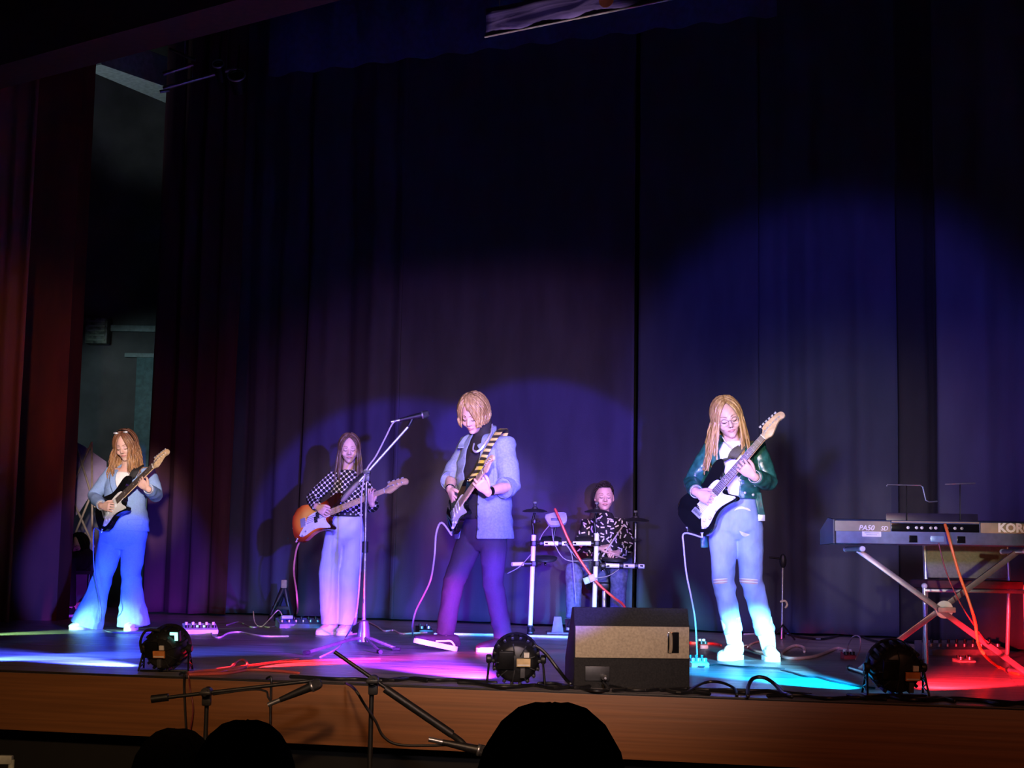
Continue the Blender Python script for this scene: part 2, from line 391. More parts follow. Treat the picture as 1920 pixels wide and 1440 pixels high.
# pale ceiling beam and rods over the wing
bz = 5.9
q = [gr(155, 128, bz), gr(190, 121, bz), gr(318, 165, bz), gr(318, 196, bz)]
bm = NB(); prism(bm, [(v.x, v.y) for v in q], bz, bz + .35); obj('ceiling_beam', bm, mat('beam_white', (.42, .47, .48), .7), kind='structure')
t = thing('lighting_bar', at(380, 130, 13.2), 'dark lighting truss bars hung at the top left of the stage', 'truss')
for (x0, y0, x1, y1, dy, r) in ((318, 92, 366, 113, .3, .016), (306, 139, 362, 121, 0, .02), (306, 166, 440, 128, 0, .02), (300, 172, 318, 169, -.2, .016)):
    bm = NB(); rod(bm, at(x0, y0, 13.2 + dy), at(x1, y1, 13.2 + dy), r); obj('bar', bm, M_.steel, t)
for x, y in ((345, 126), (425, 131)):
    bm = NB(); c = at(x, y, 13.2); rod(bm, c, V((c.x, c.y, 7.31)), .005, 6); obj('hanging_wire', bm, M_.steel, t)
for x, y0, y1 in ((330, 128, 160), (360, 121, 150)):
    bm = NB(); rod(bm, at(x, y0, 13.2), at(x, y1, 13.2), .012); obj('strut', bm, M_.steel, t)
for x, y, s in ((411, 129, .05), (445, 150, .075)):
    t = thing('spotlight', at(x, y, 13.0), ('small spotlight hung at the end of the top left truss' if s < .06 else 'larger dark spotlight with shiny rim below the top left truss end'), 'lamp')
    c = at(x, y, 13.0); LM = fm(c, V((1, 0, 0)), V((0, .5, .866)), V((0, -.866, .5)))
    bm = NB(); lathe(bm, [(0, -.14), (s * .8, -.13), (s, -.02), (s * 1.05, .05)], LM, 16); obj('housing', bm, M_.blackmetal, t)
    bm = NB(); lathe(bm, [(s * 1.05, .05), (s * 1.12, .052), (s * 1.12, .066), (s * .95, .066)], LM, 16); obj('rim', bm, M_.chrome, t)
    bm = NB(); lathe(bm, [(s * .97, .045), (0, .055)], LM, 16); obj('lens', bm, M_.gblack, t)
    bm = NB(); rod(bm, c + V((0, 0, s)), c + V((0, .05, .34)), .01); obj('bracket', bm, M_.blackmetal, t)

# ------------------------------------------------------------------ curtains
def cloth_mat(name, col, rough=.85, sheen=.0):
    return mat(name, col, rough, var=.07, scale=(5, 5, 1.5), bump=.25, bscale=(260, 260, 260), spec=.15, sheen=sheen)
M_.navy = cloth_mat('navy_velvet', (.050, .042, .075))
M_.navy2 = cloth_mat('blue_grey_velvet', (.042, .041, .058))
M_.maroon = cloth_mat('maroon_velvet', (.055, .020, .028))
M_.blackvel = cloth_mat('black_velvet', (.02, .018, .017))
M_.pinkcloth = cloth_mat('dusty_pink_cloth', (.30, .10, .06))
def curtain(label, A, B, ztop, amp, wl, seed, m, off=0.0, group=None, hem=.02, n=None, name='curtain', flare=0.0):
    A = V((A.x, A.y, 0)); B = V((B.x, B.y, 0)); d = (B - A); Lc = d.length; d.normalize(); nn = V((d.y, -d.x, 0))
    nu = n or max(12, int(Lc / .03)); nz = 26; bm = NB(); g = []
    for i in range(nu + 1):
        u = Lc * i / nu; row = []
        for j in range(nz + 1):
            tz = j / nz; z = hem + (ztop - hem) * tz ** 1.3
            ph = 2 * PI * u / wl + 2.2 * noise.noise(V((u * .9, seed, 0))) + .5 * noise.noise(V((u * 2, seed + 5, z * .4)))
            loc = .55 + .45 * noise.noise(V((u * .7 + 3, seed + 9, z * .12)))
            y = amp * loc * (math.sin(ph) + .3 * math.sin(2.3 * ph + 1)) + .012 * noise.noise(V((u * 5, z * 1.3, seed)))
            y += .055 * (math.exp(-(u / .10) ** 2) + math.exp(-((Lc - u) / .10) ** 2)) * (1.2 - .8 * tz)
            y *= (1 + flare * (1 - tz))
            zz = z + (.012 * noise.noise(V((u * 3, seed, 2))) if j == 0 else 0)
            row.append(bm.verts.new(A + d * u + nn * (off + y) + V((0, 0, max(.004, zz)))))
        g.append(row)
    for i in range(nu):
        for j in range(nz): bm.faces.new((g[i][j], g[i + 1][j], g[i + 1][j + 1], g[i][j + 1]))
    solid(bm, .006)
    o = obj(name, bm, m, sharp=None, origin=V(((A.x + B.x) / 2, (A.y + B.y) / 2, 0))); return tag(o, label, 'curtain', group)
def cpt(px): return onp(px, 1160, CA, CNRM)
ZT = 6.6
cw = 'cloth widths of the dark back curtain'
curtain('narrow dark curtain width between the maroon leg and the first seam', cpt(405), cpt(572), ZT, .045, .34, 1.0, M_.navy, -.06, cw)
curtain('dark curtain width hanging directly behind the bass player', cpt(563), cpt(742), ZT, .07, .62, 2.2, M_.navy, .02, cw)
curtain('broad violet-lit curtain width behind the singer and the drummer', cpt(733), cpt(1189), ZT, .03, 1.1, 3.1, M_.navy, -.02, cw)
curtain('curtain width right of the black centre gap, behind the right guitarist', cpt(1197), cpt(1428), ZT, .02, .8, 4.4, M_.navy2, .0, cw)
curtain('blue-grey curtain width with soft folds between right guitarist and keyboard', cpt(1422), cpt(1705), ZT, .06, .42, 5.2, M_.navy2, -.05, cw)
curtain('black cloth hung behind the gap in the back curtain', cpt(1150) - CNRM * .35, cpt(1240) - CNRM * .35, ZT, .02, .5, 6.0, M_.blackvel)
curtain('maroon folded leg curtain right of the left guitarist', V((at(274, 1146, 15.7).x, 15.7, 0)), V((at(425, 1146, 15.3).x, 15.3, 0)), ZT, .07, .26, 7.0, M_.maroon, 0, None)
a = gr(1690, 1204); b = gr(1782, 1211)
curtain('black leg curtain hanging behind the left end of the keyboard', a + V((0, -.15, 0)), b + V((0, -.15, 0)), ZT, .05, .3, 8.0, M_.blackvel)
a = gr(1772, 1214); b = gr(2050, 1230)
curtain('dark blue leg curtain at the right edge behind the keyboard', a, b, ZT, .06, .5, 9.0, M_.navy2)
curtain('dusty pink curtain edge at the far left of the stage opening', V((at(-60, 1160, 12.9).x, 12.9, 0)), V((at(23, 1160, 12.9).x, 12.9, 0)), 7.0, .05, .16, 10.0, M_.pinkcloth)
# border cloth under the header and the printed banner
bm = NB(); b1 = gr(470, 75, 4.75) ; b2 = gr(1500, -60, 4.75); n = 60
g = []
for i in range(n + 1):
    p = lerp(b1, b2, i / n); q = V((0, .05 * math.sin(i * 1.3), 0)); g.append([bm.verts.new(p + q + V((0, .9, z))) for z in (0, .6, 1.2, 1.8)])
for i in range(n):
    for j in range(3): bm.faces.new((g[i][j], g[i + 1][j], g[i + 1][j + 1], g[i][j + 1]))
tag(obj('border_curtain', solid(bm, .006), mat('border_navy', (.02, .022, .08), .85), sharp=None), 'dark navy border cloth hanging under the brown header', 'curtain')
zb = 3.75; p1 = gr(910, 68, zb); p2 = gr(1240, 1, zb); bd = (p2 - p1).normalized()
t = thing('banner', p1, 'purple printed cloth banner hanging at the top centre', 'banner')
hgt = (at(910, 17, p1.y).z - zb); LB = (p2 - p1).length + .8
def banner_mat():
    m = mat('purple_print', (.22, .15, .36), .8, scale=(5, 5, 5)); nt = m.node_tree; N = nt.nodes; L = nt.links; b = N['Principled BSDF']
    tc = [n for n in N if n.type == 'TEX_COORD'][0]; mp = N.new('ShaderNodeMapping'); mp.inputs['Rotation'].default_value = (0, 0, -math.atan2(bd.y, bd.x)); L.new(tc.outputs['Object'], mp.inputs[0])
    mp2 = N.new('ShaderNodeMapping'); mp2.inputs['Scale'].default_value = (.8, 1, 6); L.new(mp.outputs[0], mp2.inputs[0])
    nz = N.new('ShaderNodeTexNoise'); nz.inputs['Scale'].default_value = 3; nz.inputs['Detail'].default_value = 5; nz.inputs['Distortion'].default_value = 1.2; L.new(mp2.outputs[0], nz.inputs['Vector'])
    cr = N.new('ShaderNodeValToRGB'); e = cr.color_ramp.elements; e[0].position = .38; e[0].color = (.04, .02, .12, 1); e[1].position = .6; e[1].color = (.36, .25, .5, 1)
    L.new(nz.outputs[0], cr.inputs[0]); L.new(cr.outputs[0], b.inputs['Base Color']); return m
BM_ = fm(p1, bd, V((-bd.y, bd.x, 0)), V((0, 0, 1)))
bm = NB(); g = []
for i in range(41):
    g.append([bm.verts.new(BM_ @ V((LB * i / 40, .006 * math.sin(i * .9 + j), hgt * j / 4))) for j in range(5)])
for i in range(40):
    for j in range(4): bm.faces.new((g[i][j], g[i + 1][j], g[i + 1][j + 1], g[i][j + 1]))
obj('cloth', solid(bm, .003), banner_mat(), t, sharp=None)
bm = NB(); tube(bm, [BM_ @ V((0, 0, -.004)), BM_ @ V((LB, 0, -.004))], .007, 8); obj('batten', bm, mat('batten_tan', (.5, .42, .3), .5), t)
bm = NB(); lathe(bm, [(0, 0), (.05, 0), (.05, .004), (0, .004)], fm(BM_ @ V(((gr(1122, 8, zb) - p1).length * .98, -.01, .07)), bd, V((0, 0, 1)), bd.cross(V((0, 0, 1)))), 20)
obj('printed_patch', bm, mat('patch_red_brown', (.3, .07, .03), .7), t)
for f_ in (.05, .5, .95):
    bm = NB(); rod(bm, BM_ @ V((LB * f_, 0, hgt - .01)), BM_ @ V((LB * f_, 0, 7.31 - zb)), .004, 6); obj('hanging_cord', bm, M_.strap, t)
# backstage: lattice frame with violet cloth behind the left guitarist
LY = 15.4
t = thing('lattice_screen', V((at(150, 1100, LY).x, LY, 0)), 'crisscross stick lattice with a torn violet cloth behind the left guitarist', 'screen')
M_.stick = mat('pale_sticks', (.34, .27, .22), .6)
for i, (x0, y0, x1, y1) in enumerate(((138, 822, 114, 960), (138, 818, 178, 950), (172, 830, 112, 960), (133, 1020, 172, 925), (112, 955, 145, 1030), (135, 935, 176, 1025), (114, 890, 114, 1140), (172, 830, 174, 1140), (112, 1000, 132, 930), (130, 1024, 118, 1138), (160, 1000, 176, 1135))):
    bm = NB(); tube(bm, [at(x0, y0, LY + .02 * (i % 3)), at(x1, y1, LY + .02 * (i % 3))], .011, 8); obj('stick', bm, M_.stick, t)
bm = NB(); out = [(132, 822), (160, 838), (200, 866), (200, 925), (165, 935), (148, 962), (132, 975)]
pp = [at(x, y, LY + .08) for x, y in out]; a = [bm.verts.new(p) for p in pp]; c = bm.verts.new(at(163, 890, LY + .05))
for k in range(len(a)): bm.faces.new((a[k], a[(k + 1) % len(a)], c))
bmesh.ops.recalc_face_normals(bm, faces=bm.faces[:])
obj('cloth', solid(bm, .005), mat('violet_cloth', (.30, .24, .42), .8, scale=(6, 6, 6)), t)
for x in (124, 168):
    bm = NB(); box(bm, V((at(x, 1140, LY).x, LY + .02, .02)), (.07, .4, .04), None, .006); obj('foot', bm, M_.stick, t)
# ------------------------------------------------------------------ LED cans on the stage edge
M_.sticker = mat('orange_sticker', (.65, .22, .05), .6, var=.1)
M_.sticker2 = mat('tan_sticker', (.62, .45, .22), .6, var=.1)
M_.paper = mat('white_paper', (.72, .68, .6), .7, var=.05)
X, Y, Z = V((1, 0, 0)), V((0, 1, 0)), V((0, 0, 1))
def can(p, r, label, yaw, tilt, stick, display=False, led=(.2, .3, 1), tan=False):
    t = thing('stage_light', p, label, 'stage light', 'LED cans along the stage edge')
    c = p + V((0, .02, r + .012)); R = Matrix.Rotation(yaw, 3, 'Z') @ Matrix.Rotation(tilt, 3, 'X')
    fx, fy, fz = R @ X, R @ Y, R @ Z
    A = fm(c, fx, fz, -fy)         # z of A points to the hall (back of the can)
    A = fm(c, -fx, fz, fy)         # z of A points to the stage (front)
    bm = NB(); lathe(bm, [(0, -.092), (r * .66, -.09), (r * .72, -.084), (r * .86, -.06), (r * .93, -.02), (r * .93, .06), (r * .9, .06)], A, 28); obj('housing', bm, M_.black, t)
    for k in range(18):
        a = 2 * PI * k / 18; F = A @ Matrix.Rotation(a, 4, 'Z'); bm = NB()
        box(bm, (r * .95, 0, -.012), (r * .14, r * .13, .085), F, .004); obj('fin', bm, M_.black, t)
    bm = NB(); lathe(bm, [(r * .97, .035), (r, .04), (r, .075), (r * .86, .075), (r * .86, .055)], A, 28); obj('front_ring', bm, M_.black, t)
    bm = NB(); lathe(bm, [(r * .87, .058), (0, .06)], A, 28)
    for i in range(7):
        a = i * PI / 3; q = V((0, 0, 0)) if i == 6 else V((math.cos(a), math.sin(a), 0)) * r * .5
        ball(bm, (q.x, q.y, .06), (.02, .02, .008), A, 10)
    obj('lens', bm, mat('led_lens', (.6, .6, .65), .2, emit=led, es=3), t)
    for s in (-1, 1):
        bm = NB(); lathe(bm, [(0, 0), (.02, 0), (.022, .006), (.022, .02), (.016, .026), (0, .026)], fm(c + fx * s * (r * 1.02), fz, fy * -s, fx * s), 12); obj('knob', bm, M_.black, t)
        bm = NB(); h = c + fx * s * (r * 1.1)
        fl = [V((h.x + s * .012 + .0 * fx.x, h.y + dy, p.z + .008)) for dy in (-.055, .055)]
        for q in fl: rod(bm, h, q, .0055, 8)
        rod(bm, fl[0], fl[1], .0055, 8)
        z0, z1 = fl[0], fl[1]; k = 0
        zig = [lerp(h, fl[i % 2], f_) for i, f_ in enumerate((.25, .42, .58, .74, .9))]
        for q0, q1 in zip(zig[:-1], zig[1:]): rod(bm, q0, q1, .004, 6)
        obj('bracket', bm, M_.blackmetal, t)
    bm = NB(); box(bm, V((c.x, c.y - .0, p.z + .006)), (r * 2.3, .05, .01), None, .002); obj('foot_plate', bm, M_.blackmetal, t)
    B = fm(c, fx, -fy, fz)
    B = fm(c, fx, fz, -fy)          # x right, y up, z to the hall: the back face
    sx, sy = stick
    bm = NB(); box(bm, (sx * r, sy * r, .106), (r * .56, r * .32, .014), B, .001); s_ = obj('label', bm, M_.sticker2 if tan else M_.sticker, t)
    bm = NB(); box(bm, (sx * r, (sy - .09) * r, .1135), (r * .5, r * .05, .002), B); obj('printed_strip', bm, M_.paper, s_)
    bm = NB(); box(bm, ((sx + .12) * r, (sy + .3) * r, .10), (r * .22, r * .2, .012), B, .001); obj('rating_tag', bm, M_.paper, t)
    bm = NB(); box(bm, (sx * r * .9, (sy - .42) * r, .10), (r * .2, r * .4, .034), B, .004); obj('cable_socket', bm, mat('grey_socket', (.06, .06, .065), .5), t)
    bm = NB(); box(bm, (-.40 * r, .12 * r, .092), (r * .62, r * .75, .028), B, .006); obj('driver_box', bm, M_.blackmetal, t)
    for k in range(9):
        F = B @ Matrix.Rotation(2 * PI * (k + .5) / 9, 4, 'Z'); bm = NB(); box(bm, (r * .56, 0, .086), (r * .5, .006, .016), F, .002); obj('rib', bm, M_.black, t)
    if display:
        bm = NB(); box(bm, (.62 * r, .70 * r, .05), (r * .5, r * .5, .03), B, .004); d = obj('display_housing', bm, M_.black, t)
        bm = NB(); box(bm, (.62 * r, .85 * r, .068), (r * .36, r * .12, .006), B); box(bm, (.73 * r, .68 * r, .068), (r * .14, r * .3, .006), B)
        obj('display', bm, mat('lit_display', (.1, .5, .45), .3, emit=(.25, 1, .85), es=1.3), d)
        bm = NB(); tube(bm, catmull([B @ V(q) for q in ((-.2 * r, .95 * r, .05), (-.75 * r, .95 * r, .06), (-1.05 * r, .45 * r, .06), (-1.05 * r, -.1 * r, .05))], 6), .007, 8); obj('carry_handle', bm, M_.rubber, t)
    return t
can(PAR[0], .112, 'black LED can on the stage edge at left, with glowing green display', -.15, .22, (0.0, -.05), True, (.2, .2, 1))
can(PAR[1], .118, 'round black LED can beside the wedge monitor at centre', .0, .15, (.3, .05), False, (.3, .1, 1), True)
can(PAR[2], .122, 'round black LED can in front of the keyboard stand', .05, .2, (.42, -.12), False, (.1, .6, 1))

# ------------------------------------------------------------------ wedge monitor
mp0 = gr(1076, 1290); mp1 = gr(1293, 1292); WX = (mp1 - mp0).normalized(); WYv = V((-WX.y, WX.x, 0)); ww = (mp1 - mp0).length
MM = fm(mp0, WX, WYv, Z)
t = thing('stage_monitor', (mp0 + mp1) / 2, 'black wedge floor monitor with tan back panel at the stage edge', 'loudspeaker')
hm = .385
def pr_yz(bm, prof, x0, x1, M, bev=0): return prism(bm, prof, x0, x1, M @ Matrix(((0, 0, 1, 0), (1, 0, 0, 0), (0, 1, 0, 0), (0, 0, 0, 1))), bev)
bm = NB(); pr_yz(bm, [(0, .0), (0, .295), (.045, hm), (.12, hm), (.42, .12), (.42, 0)], 0, ww, MM, .006); obj('cabinet', bm, mat('cabinet_carpet', (.011, .0105, .010), .9, var=.3, scale=(120, 120, 120), bump=.4), t)
M_.tan = mat('tan_panel', (.36, .29, .19), .75, var=.1, scale=(90, 90, 90), bump=.2)
bm = NB(); box(bm, (ww / 2, -.004, .222), (ww - .008, .012, .152), MM, .002); pn = obj('back_panel', bm, M_.tan, t)
hx = ww * .855
bm = NB(); box(bm, (hx, -.008, .222), (.056, .012, .102), MM, .004); obj('handle_recess', bm, M_.gblack, pn)
bm = NB(); tube(bm, catmull([MM @ V(q) for q in ((hx - .016, -.014, .178), (hx - .014, -.022, .2), (hx - .014, -.022, .245), (hx - .016, -.014, .262))], 4), (.009), 8); obj('handle', bm, mat('tan_grip', (.28, .22, .14), .6), pn)
bm = NB(); box(bm, (ww * .2, -.004, .07), (.12, .01, .07), MM, .003); jp = obj('jack_plate', bm, M_.black, t)
bm = NB(); lathe(bm, [(0, 0), (.014, 0), (.014, .05), (.009, .055), (.006, .08), (0, .08)], MM @ fm(V((ww * .25, -.008, .055)), X, -Z, -Y * 1), 10); obj('plug', bm, M_.steel, jp)
bm = NB(); 
for k in range(2): box(bm, (.06 + k * (ww - .12), .2, .0), (.05, .3, .008), MM)
obj('rubber_foot', bm, M_.rubber, t)
bm = NB(); G = MM @ fm(V((ww / 2, .27, .2585)), X, V((0, -.3, .265)).normalized(), V((0, .265, .3)).normalized()); box(bm, (0, 0, .004), (ww - .05, .34, .012), G, .003); obj('grille', bm, M_.blackmetal, t)

# ------------------------------------------------------------------ keyboard on its X stand
KY = 8.45
def kp(px, py, dy=0.0): return at(px, py, KY + dy)
k0 = kp(1563, 1019); k1 = kp(1563, 975); KW = 1.20; kh = k1.z - k0.z
KM = fm(k0, X, Y, Z)
t = thing('keyboard_instrument', k0 + V((KW / 2, .15, 0)), 'grey arranger keyboard seen from behind on a crossed stand', 'keyboard')
bm = NB(); pr_yz(bm, [(.0, .004), (.0, kh - .01), (.01, kh), (.14, kh + .012), (.30, kh - .03), (.34, kh - .05), (.34, .0), (.02, 0)], 0.014, KW - .014, KM, .004); obj('case', bm, mat('case_grey', (.08, .11, .20), .4, var=.1), t)
M_.kpanel = mat('warm_grey_panel', (.29, .245, .14), .55, var=.06)
sx = 333.0
def kx(px): return (kp(px, 1000).x - k0.x)
for (xa, xb) in ((1565, 1669), (1838, 1563 + int(KW * 331) - 2)):
    bm = NB(); box(bm, ((kx(xa) + kx(xb)) / 2, -.004, kh * .755), (kx(xb) - kx(xa), .014, kh * .44), KM, .003); obj('back_panel', bm, M_.kpanel, t)
bm = NB(); box(bm, ((kx(1671) + kx(1836)) / 2, .0, kh * .73), (kx(1836) - kx(1671), .01, kh * .36), KM, .002); sp = obj('socket_panel', bm, M_.gblack, t)
bm = NB(); box(bm, ((kx(1671) + kx(1836)) / 2, -.003, kh * .97), (kx(1836) - kx(1671), .012, .008), KM, .002); obj('edge_trim', bm, M_.kpanel, sp)
for x in (1702, 1718, 1728, 1745, 1754, 1775, 1790, 1803):
    bm = NB(); lathe(bm, [(0, 0), (.0055, 0), (.0085, .001), (.0085, .006), (0, .007)][::-1], KM @ fm(V((kx(x), -.004, kh * .72)), X, -Z, -Y), 12); obj('socket', bm, M_.steel if x % 2 else M_.chrome, sp)
for k_, x in enumerate((1712, 1802)):
    bm = NB(); box(bm, (kx(x), .0, kh * .24), (.047, .008, kh * .30), KM, .002); obj('port_cover', bm, M_.gblack, t)
bm = NB(); box(bm, (kx(1634), -.003, kh * .43), (.108, .004, .032), KM, .004); st = obj('inventory_sticker', bm, M_.white, t)
bm = NB()
for k_ in range(2): box(bm, (kx(1634), -.0055, kh * .43 + .006 - k_ * .011), (.08 - .02 * k_, .001, .003), KM)
obj('printed_lines', bm, mat('print_grey', (.35, .35, .4), .7), st)
bm = NB(); box(bm, (kx(1757), -.002, kh * .26), (.075, .004, .034), KM, .002); gl = obj('plate', bm, mat('foil_label', (.30, .5, .75), .25, .5), t)
M_.letter = mat('silver_letters', (.88, .86, .80), .5, var=.03)
TM = lambda x, z: KM @ fm(V((x, -.0125, z)), X, Z, -Y)
bm = NB(); text_mesh(bm, 'KORG', TM(kx(1870), kh * .60), .068, .0012, bold=.003); obj('lettering', bm, M_.letter, t)
bm = NB(); text_mesh(bm, 'PA50', TM(kx(1609), kh * .585), .040, .001, shear=.25, bold=.0008); obj('lettering', bm, M_.letter, t)
bm = NB(); text_mesh(bm, 'SD', TM(kx(1650), kh * .585), .034, .001, shear=.25); obj('lettering', bm, M_.letter, t)
for s, x in ((0, .006), (1, KW - .006)):
    bm = NB(); pr_yz(bm, [(-.004, .0), (-.004, kh + .004), (.14, kh + .018), (.36, kh - .05), (.36, -.004)], x - .009, x + .009, KM, .004); obj('end_cheek', bm, M_.black, t)
bm = NB(); 
for k_ in range(36): box(bm, (.09 + k_ * (KW - .18) / 35, .29, kh - .025), ((KW - .18) / 35 - .002, .11, .014), KM, .001)
tag(obj('white_keys', bm, M_.white, t), kind='stuff')
bm = NB()
for k_ in range(35):
    if k_ % 7 not in (2, 6): box(bm, (.105 + k_ * (KW - .18) / 35, .26, kh - .012), (.013, .07, .016), KM, .002)
tag(obj('black_keys', bm, M_.gblack, t), kind='stuff')
bm = NB(); box(bm, ((kx(1668) + kx(1842)) / 2, .06, kh + .03), (kx(1842) - kx(1668), .006, .05), KM @ Matrix.Rotation(-.1, 4, 'X'), .002); obj('rest_tray', bm, mat('smoky_tray', (.02, .015, .03), .3), t)
for pts in (((1663, 911), (1664, 909), (1726, 910), (1730, 913), (1736, 938), (1742, 941), (1757, 940)), ((1773, 908), (1828, 906))):
    bm = NB(); tube(bm, [kp(x, y, .07) for x, y in pts], .0045, 8); mr = obj('music_rest_wire', bm, M_.blackmetal if 0 else M_.steel, t)
for x, y0 in ((1700, 910), (1800, 907)):
    bm = NB(); tube(bm, [kp(x, y0, .07), kp(x, 975, .06)], .003, 6); obj('music_rest_leg', bm, M_.blackmetal, t)
# stand
t = thing('keyboard_stand', V((kp(1770, 1200).x, KY + .15, 0)), 'crossed metal X stand carrying the keyboard', 'stand')
M_.standm = mat('stand_grey', (.30, .28, .33), .3, .7, var=.08)
zt = k0.z - .012
for (xa, xb, dy) in ((1607, 1922, .10), (1906, 1612, .135)):
    A = kp(xa, 1024, dy); B = V((kp(xb, 1250, dy).x, KY + dy, .025)); A.z = zt - .02
    bm = NB(); box(bm, (0, 0, 0), ((B - A).length, .025, .032), fm((A + B) / 2, (B - A).normalized(), Y, (B - A).normalized().cross(Y)), .004); obj('bar', bm, M_.standm, t)
    for P_, nm in ((A, 'top_rail'), (B, 'foot')):
        zc = zt - .016 if nm == 'top_rail' else .016
        q = V((P_.x, KY, zc)); bm = NB(); rod(bm, q + V((0, -.03, 0)), q + V((0, .36, 0)), .015, 12); rl = obj(nm, bm, M_.standm, t)
        for e in (-.035, .36):
            bm = NB(); rod(bm, q + V((0, e, 0)), q + V((0, e + .03, 0)), .0175 if nm == 'foot' else .0155, 12); obj('rubber_cap', bm, M_.white if nm == 'top_rail' else M_.rubber, rl)
cx = kp(1771, 1143, .09)
bm = NB(); lathe(bm, [(0, -.03), (.044, -.03), (.05, -.02), (.05, 0), (0, 0)], fm(cx, X, Z, -Y) @ Matrix.Rotation(0, 4, 'Z'), 24); obj('hinge_disc', bm, M_.white, t)
bm = NB(); q = cx + V((0, .03, 0)); rod(bm, q, q + V((0, -.07, 0)), .016, 12); box(bm, q + V((0.0, -.072, 0)), (.10, .02, .03), None, .006); obj('lock_knob', bm, mat('grip_red_grey', (.4, .33, .33), .5), t)

# ------------------------------------------------------------------ chair behind the keyboard
CY = 9.55
def cp(px, py, dy=0.0): return at(px, py, CY + dy)
t = thing('stacking_chair', V((cp(1828, 1200).x, CY + .2, 0)), 'metal frame chair with tan back and dark red seat behind the keyboard', 'chair')
zs = cp(1828, 1100).z; zb0 = cp(1828, 1083).z; xl = cp(1733, 1100).x; xr = cp(1922, 1100).x
bm = NB(); box(bm, ((xl + xr) / 2, CY + .19, zs + .012), (xr - xl - .02, .42, .055), None, .022); obj('seat', bm, mat('dark_red_seat', (.10, .02, .025), .75, var=.1), t)
bm = NB(); box(bm, ((xl + xr) / 2, CY - .01, zs - .028), (xr - xl, .025, .022), None, .006); obj('seat_rail', bm, M_.steel, t)
bm = NB(); box(bm, ((xl + xr) / 2 + .085, CY + .44, zb0 + .14), (xr - xl - .10, .04, .30), None, .018); obj('backrest', bm, mat('olive_tan_back', (.26, .23, .15), .8, var=.08, scale=(60, 60, 60)), t)
for s, x in ((-1, xl), (1, xr)):
    bm = NB(); tube(bm, [V((x, CY, zs)), V((x - .004 * s, CY - .01, .0))], .0135, 10, cap='flat'); obj('leg', bm, M_.chrome, t)
    bm = NB(); xk = x + (.13 if s < 0 else .04); tube(bm, [V((xk, CY + .5, 0)), V((xk, CY + .42, zs)), V((xk, CY + .45, zb0 + .2)), V((xk, CY + .47, zb0 + .33))], .0135, 10, cap='flat'); obj('leg', bm, M_.chrome, t)
    bm = NB(); rod(bm, V((x, CY, zs - .02)), V((xk, CY + .43, zs - .02)), .011); obj('side_rail', bm, M_.chrome, t)
    bm = NB(); ball(bm, V((x, CY - .004, zs)), (.02, .02, .018)); obj('corner_cap', bm, M_.white, t)

# ------------------------------------------------------------------ electronic drum kit
DY = 12.55
def dp(px, py, dy=0.0): return at(px, py, DY + dy)
kit = thing('electronic_drum_kit', V((dp(1060, 1187).x, DY, 0)), 'electronic drum kit with white rack tubes, black clamps and pads', 'drum kit')
M_.rack = mat('white_rack', (.82, .82, .84), .3, var=.03)
def part(nm, m, fn, parent=kit, **k):
    bm = NB(); fn(bm); return obj(nm, bm, m, parent, **k)
def clamp(p, r=.03, h=.05, ax=Z):
    def f(bm):
        rod(bm, p - ax * h / 2, p + ax * h / 2, r, 14); box(bm, p + V((.0, -r * .9, 0)), (r * 1.1, r * 1.0, h * .8), None, .004)
        rod(bm, p + V((r, -.01, 0)), p + V((r + .03, -.02, 0)), .007, 8)
    part('clamp', M_.black, f)
for (x0, yt, yb) in ((1001, 1003, 1184), (1119, 1000, 1184)):
    a = dp(x0, yt); b = V((a.x - .02, DY, .07)); part('post', M_.rack, lambda bm: rod(bm, a, b, .0195, 14))
    part('post_foot', M_.rubber, lambda bm: (rod(bm, V((b.x, DY, 0.0)), V((b.x, DY, .075)), .026, 14)))
    part('floor_leg', M_.black, lambda bm: (tube(bm, [V((b.x, DY - .16, .02)), V((b.x, DY, .05)), V((b.x + .02, DY + .3, .02))], [(.026, .018)] * 3, 10, side=X)))
    for yy in (1019, 1057): clamp(dp(x0, yy), .03, .045)
for (xa, xb, y) in ((1020, 1048, 1019), (1053, 1062, 1019), (1074, 1108, 1019)):
    part('cross_bar', M_.rack, lambda bm: rod(bm, dp(xa, y), dp(xb, y), .0185, 14))
part('cross_bar', M_.black, lambda bm: rod(bm, dp(1001, 1019), dp(1119, 1019), .014, 14))
part('side_bar', M_.rack, lambda bm: rod(bm, dp(960, 1058, -.05), dp(985, 1057), .017, 14)); part('side_bar_joint', M_.black, lambda bm: rod(bm, dp(982, 1057, -.005), dp(1001, 1057), .022, 12))
part('side_bar', M_.rack, lambda bm: rod(bm, dp(1136, 1060), dp(1161, 1061), .0185, 14)); part('side_bar', M_.rack, lambda bm: rod(bm, dp(1169, 1061), dp(1208, 1062), .0185, 14))
part('side_bar_joint', M_.black, lambda bm: rod(bm, dp(1119, 1059), dp(1200, 1062), .013, 12))
for x in (1130, 1165, 1193): clamp(dp(x, 1061), .026, .03, X)
for x in (1015, 1050, 1068): clamp(dp(x, 1019), .025, .03, X)
def pad(px, py, r, dy, tilt, th=.022, nm='drum_pad'):
    c = dp(px, py, dy); R = Matrix.Rotation(tilt, 3, 'X'); A = fm(c, R @ X, R @ Y, R @ Z)
    o = part(nm, M_.padblack, lambda bm: lathe(bm, [(0, -th), (r * .9, -th), (r, -th * .6), (r, -.003), (r * .96, 0), (r * .88, .004), (0, .006)], A, 28))
    part('rim', M_.rubber, lambda bm: tube(bm, [A @ V((r * math.cos(a), r * math.sin(a), 0)) for a in [2 * PI * k / 24 for k in range(25)]], .006, 8), o); return c
